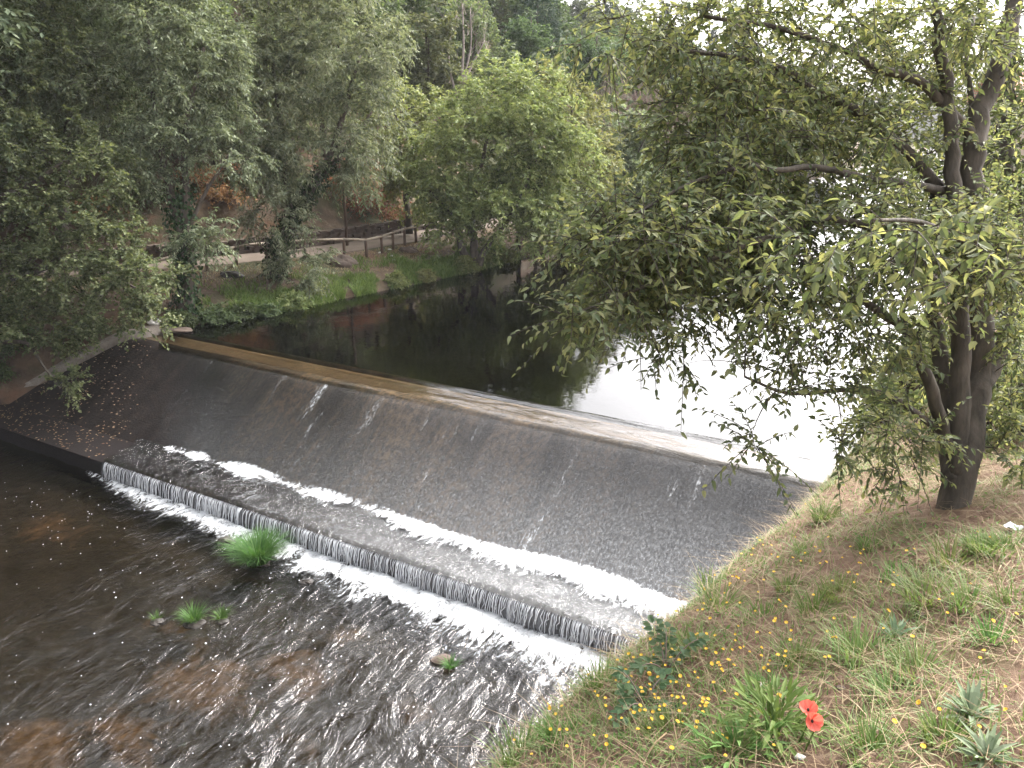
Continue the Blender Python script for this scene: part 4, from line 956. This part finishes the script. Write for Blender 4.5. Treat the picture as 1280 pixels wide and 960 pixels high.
p, _ = ghit(1266, 662); b = MB(); q = L(-1, 1, 7); X, Y = np.meshgrid(q, q, indexing='ij'); b.grid(np.stack([X * .035, Y * .03, .012 * np.sin(X * 3 + Y * 2) + .015 * fbm(X * 2, Y * 2, 5) + .01], -1)); o = b.build('paper_scrap', M['paper'], None, False); o.location = tuple(p); tag(o, 'crumpled white paper scrap lying on the bank right of the tree', 'litter')
p, _ = ghit(800, 958); q, _ = ghit(832, 930); b = MB(); b.tube([p - p + (0, 0, .01), (q - p) * .6 + (0, 0, .05), q - p + (0, 0, .05)], [.004, .004, .003], 6); o = b.build('dry_stick', M['straw']); o.location = tuple(p); tag(o, 'curved dry tan stick lying at the bottom of the bank', 'stick')

# ------------------------------------------------------------------ the near tree on the right
def near_tree():
    base, _ = ghit(1195, 634); root = empty('elm_tree', tuple(base), 'leafy multi stemmed tree leaning over the water on the near bank', 'tree')
    bw, bl, nodes = MB(), MB(), []; t0 = float(proj(base)[2]); B = lambda px, py, dt=0: at_t(px, py, t0 + dt)
    b0 = base - np.array((0, 0, .15))
    mains = [([b0, B(1200, 580), B(1216, 494, .05), B(1226, 413, .05), B(1222, 320), B(1216, 232), B(1218, 160), B(1246, 87, .1), B(1265, 20, .15), B(1290, -120, .2)], .1, .045),
             ([B(1198, 590), B(1198, 535, -.05), B(1201, 413, -.1), B(1196, 320, -.1), B(1191, 228, -.1), B(1189, 161, -.1), B(1181, 100, -.1), B(1172, 40, -.1), B(1165, -80, -.1)], .065, .03),
             ([B(1190, 600), B(1182, 535, .1), B(1181, 478, .1), B(1168, 413, .15), B(1160, 340, .2), B(1172, 235, .1)], .055, .04),
             ([B(1186, 560), B(1174, 518, -.15), B(1155, 461, -.3), B(1139, 417, -.4), B(1112, 398, -.5), B(1070, 372, -.7)], .045, .018),
             ([B(1216, 494), B(1240, 468, .1), B(1257, 420, .2), B(1275, 340, .3), B(1300, 240, .3)], .055, .03),
             ([B(1182, 545), B(1151, 520, -.2), B(1114, 494, -.4), B(1065, 486, -.6), B(1020, 490, -.7), B(984, 494, -.8), B(931, 471, -.9)], .03, .01),
             ([B(1215, 170), B(1169, 121, -.1), B(1146, 97, -.2), B(1098, 87, -.3), B(1065, 67, -.4), B(1031, 54, -.5), B(960, 30, -.7), B(880, 20, -.9)], .045, .015),
             ([B(1172, 235), B(1135, 188, -.1), B(1065, 134, -.2), B(1011, 111, -.3), B(984, 87, -.4), B(920, 70, -.6), B(830, 60, -.9)], .05, .015),
             ([B(1185, 240), B(1140, 229, -.3), B(1085, 225, -.5), B(1045, 212, -.7), B(1001, 208, -.8), B(978, 215, -.9), B(930, 205, -1), B(860, 230, -1.1), B(790, 270, -1.2)], .035, .01),
             ([B(1165, 350, 0), B(1110, 290, -.5), B(1045, 272, -.8), B(998, 282, -.9), B(900, 320, -1.1), B(800, 360, -1.2), B(720, 392, -1.3)], .035, .008),
             ([B(1216, 250), B(1216, 120, .1), B(1205, 80, .2), B(1218, 20, .3)], .03, .015),
             ([B(1222, 330), B(1200, 300, -.7), B(1150, 275, -1.2), B(1090, 275, -1.6)], .03, .01)]
    for q_, (pts, r0, r1) in enumerate(mains): limb(bw, nodes, pts, r0 * (.72 if q_ > 4 else .95), r1 * (.6 if q_ > 4 else .95), 9)
    E = [(765, 40, 55, 34, t0 - 1.0, .3, .5), (880, 50, 90, 60, t0 - .6, .5), (1020, 50, 110, 70, t0 - .2, .7), (1190, 30, 110, 60, t0, .8, 1.1), (1010, -80, 260, 70, t0 - .2, 1.1, .6),
         (885, 170, 70, 75, t0 - .7, .5, 1.2), (1000, 170, 110, 80, t0 - .3, .7, 1.2), (1120, 170, 80, 60, t0 + .3, .7, 1.0), (790, 290, 78, 44, t0 - 1.1, .4, 1.3), (745, 300, 45, 16, t0 - 1.2, .2, 1.5), (745, 335, 40, 12, t0 - 1.2, .2, .7), (890, 290, 90, 70, t0 - .8, .5, 1.3),
         (1020, 290, 110, 65, t0 - .7, .6, 1.2), (1160, 310, 100, 55, t0 - .6, .6, 1.1), (735, 393, 48, 12, t0 - 1.3, .15, 1.1), (800, 375, 45, 24, t0 - 1.1, .3, 1.3), (870, 385, 80, 30, t0 - .9, .4, .8), (985, 380, 105, 38, t0 - .8, .5, .85),
         (1080, 400, 60, 45, t0 - .5, .5), (850, 445, 50, 12, t0 - .9, .2, .5), (950, 470, 60, 25, t0 - .8, .3, .4), (1035, 470, 50, 30, t0 - .6, .3, .45), (940, 545, 12, 12, t0 - .9, .1, .7), (1052, 560, 10, 18, t0 - .7, .1, .6), (1120, 540, 40, 70, t0 - .2, .3, .8),
         (1250, 300, 60, 70, t0 - .5, .6), (1260, 180, 50, 60, t0 + .6, .5, .6), (1250, 430, 45, 80, t0 + .2, .4, 1.0), (1100, 110, 130, 60, t0 + .5, .5, .6), (1255, 550, 40, 60, t0 + .1, .4, .8), (1150, 470, 40, 60, t0 + .4, .4, .7)]
    P, D = ells(E, 1020); grow(bw, nodes, P, .5, 5, .05)
    pos, ax, nm, tw = sprays(P, nrm(D + np.array((-.35, -.2, -.1))), 5, .3, 11, .22, .9, .08)
    for t_ in tw: bw.tube(t_, [.003, .0025, .002, .0012], 3, cap=False)
    leaf_near(bl, pos, ax, nm, rng.uniform(.026, .058, len(pos)), rng.uniform(.014, .025, len(pos)))
    E2 = [(1100, 290, 120, 22, t0 - 1.7, .15), (990, 330, 80, 28, t0 - 1.6, .15), (1220, 330, 70, 35, t0 - 1.8, .15), (1160, 280, 80, 18, t0 - 1.7, .15)]
    P, D = ells(E2, 20); grow(bw, nodes, P, .5, 5, .05)
    pos, ax, nm, tw = sprays(P, nrm(D * .4 + np.array((-.8, -.3, .0))), 3, .3, 8, .35, .7, .05)
    for t_ in tw: bw.tube(t_, [.003, .0025, .002, .0012], 3, cap=False)
    leaf_near(bl, pos, ax, nm, rng.uniform(.04, .07, len(pos)), rng.uniform(.022, .034, len(pos)))
    for x in (bw, bl): x.v = [v - base for v in x.v]
    bw.build('trunk', M['bark_grey'], root); bl.build('crown', M['leaf_near'], root, False)
near_tree()
d = 9.5
x, y = 5.6, 8.4; zb = float(z_near(*wc(x, y))); bs = np.array((x, y, zb))
far_tree('elm_tree', 'second leafy tree further up the near bank, partly hidden behind the multi stemmed tree', bs,
    [([bs - (0, 0, .2)] + PT((1262, 420, d), (1256, 300, d), (1255, 210, d), (1262, 120, d), (1270, 20, d)), .13, .05), (PT((1256, 300, d), (1290, 220, d), (1300, 120, d)), .08, .03), (PT((1255, 240, d), (1210, 180, d), (1170, 120, d)), .07, .02)],
    [(1260, 180, 70, 60, d, 1), (1200, 280, 60, 50, d, .8), (1270, 330, 50, 70, d, .9), (1150, 200, 60, 50, d + .6, .8, .7), (1230, 60, 90, 60, d, 1, .6), (1270, 450, 40, 60, d - .4, .8)], 190, 'leaf_mid', 5, .45, 9, (.09, .045), .3, 'bark_grey', .7)
for k, (px, py, t, r, n) in enumerate([(1130, 500, 10, .6, 70), (1165, 470, 11, .7, 80), (1250, 560, 6.3, .45, 60), (1270, 500, 7.5, .6, 70), (1108, 560, 8.6, .35, 45)]):
    p = at_t(px, py, t); w1, c1 = wc(p[0], p[1]); p[2] = max(float(z_near(w1, c1)), 0)
    lab = ['light green bush on the near bank beside the pool', 'light green bush behind the multi stemmed trunk', 'dark leafy bush right of the tree foot', 'leafy bush at the right edge behind the tree', 'small bush at the bank edge left of the tree'][k]
    o = empty('bank_bush', tuple(p), lab, 'bush', None); b = MB(); bs_ = MB(); dd = rdir(n); dd[:, 2] = np.abs(dd[:, 2]) * 1.3; base = dd * r * rng.uniform(.3, 1, (n, 1))
    hh = max(.0, float(at_t(px, py, t)[2] - p[2])); base[:, 2] += hh * .6
    pos, ax, nm, tw = sprays(base, dd, 5, r * .5, 9, .3); leaf_far(b, pos, ax, nm, .07 * rng.uniform(.6, 1.3, len(pos)), .04); b.build('foliage', M['leaf_light'] if k != 2 else M['leaf_near'], o, False)
    for q in range(0, n, 2): bs_.tube([(0, 0, -.1), base[q] * .5, base[q]], [.012, .009, .004], 4, cap=False)
    bs_.build('stems', M['bark'], o)

# trees up the near bank and a house between them
for k in range(70):
    w1 = rng.uniform(26, 150); c1 = rng.uniform(2.5, 24); x, y = xy(w1, c1); a = proj((x, y, 5))
    if not (1000 < a[0] < 1420) or a[2] < 20: continue
    kk = ['light', 'dark', 'grey'][int(rng.integers(3))]; dup(protos[kk][0], (x, y, float(z_near(w1, c1)) - .2), rng.uniform(0, 6.28), rng.uniform(.6, 1.0), 'broadleaf tree further up the near side of the valley', 'trees up the near side of the valley')
hx, hy = 33.5, 52; hz = 3.0
house = empty('house', (hx, hy, hz), 'pale house with a terracotta roof glimpsed through the leaves at the right edge', 'house')
def bx(c, h): b = MB(); b.box(c, np.eye(3), h); return b
bx((0, 0, 2), (4, 3, 2.6)).build('wall', M['wall_plaster'], house, False)
b = MB(); b.add([(-4.4, -3.4, 4.5), (4.4, -3.4, 4.5), (4.4, 3.4, 4.5), (-4.4, 3.4, 4.5), (-4.4, 0, 6.3), (4.4, 0, 6.3)], [np.array([(0, 1, 5, 4), (2, 3, 4, 5), (0, 3, 2, 1)]), np.array([(0, 4, 3), (1, 2, 5)])]); b.build('roof', M['roof_tile'], house, False)
for x in (-2.2, 0.2, 2.4): bx((x, -3.02, 2.6), (.5, .06, .7)).build('window', M['pane'], house, False)

# ------------------------------------------------------------------ light, sky, air, camera
wd = bpy.data.worlds.new('World'); scene.world = wd; wd.use_nodes = True; nt = wd.node_tree; nt.nodes.clear()
sky = nt.nodes.new('ShaderNodeTexSky'); sky.sky_type = 'NISHITA'; sky.sun_disc = False; EL, AZ = R(42), R(42)
sky.sun_elevation = EL; sky.sun_rotation = AZ; sky.air_density = 1.0; sky.dust_density = 8.0; sky.ozone_density = 1.0
hs = nt.nodes.new('ShaderNodeHueSaturation'); hs.inputs['Saturation'].default_value = .22
bg = nt.nodes.new('ShaderNodeBackground'); bg.inputs['Strength'].default_value = .15; wo = nt.nodes.new('ShaderNodeOutputWorld')
nt.links.new(sky.outputs[0], hs.inputs['Color']); nt.links.new(hs.outputs[0], bg.inputs[0]); nt.links.new(bg.outputs[0], wo.inputs[0])
sd = bpy.data.lights.new('sun', 'SUN'); sd.energy = .8; sd.angle = R(20); sd.color = (1, .95, .88); so = bpy.data.objects.new('sun', sd); COL.objects.link(so)
dirv = Vector((math.sin(AZ) * math.cos(EL), math.cos(AZ) * math.cos(EL), math.sin(EL))); so.rotation_euler = (-dirv).to_track_quat('-Z', 'Y').to_euler(); so.location = (0, 0, 60)

HAZE = .00028
if HAZE:
    hm = bpy.data.materials.new('haze'); hm.use_nodes = True; t = hm.node_tree; t.nodes.clear(); o_ = t.nodes.new('ShaderNodeOutputMaterial'); pv = t.nodes.new('ShaderNodeVolumePrincipled')
    pv.inputs['Color'].default_value = (.93, .95, 1, 1); pv.inputs['Density'].default_value = HAZE; t.links.new(pv.outputs[0], o_.inputs['Volume'])
    b = MB(); b.box((0, 80, 38), np.eye(3), (330, 330, 46)); hz_ = b.build('haze', hm, None, False); tag(hz_, kind='stuff')

cam = bpy.data.cameras.new('camera'); co = bpy.data.objects.new('camera', cam); COL.objects.link(co); co.location = (0, 0, CAMZ); co.rotation_euler = (math.pi / 2 - TH, 0, 0)
cam.sensor_width = 36; cam.lens = 36 * FPX / 1280; cam.clip_start = .05; cam.clip_end = 2000; scene.camera = co
scene.view_settings.view_transform = 'Standard'; scene.view_settings.look = 'None'; scene.view_settings.exposure = 2.45; scene.view_settings.gamma = 1
scene.cycles.use_denoising = True; scene.cycles.max_bounces = 8; scene.cycles.transparent_max_bounces = 12; scene.cycles.volume_bounces = 0
scene.cycles.use_adaptive_sampling = True; scene.cycles.caustics_reflective = False; scene.cycles.caustics_refractive = False
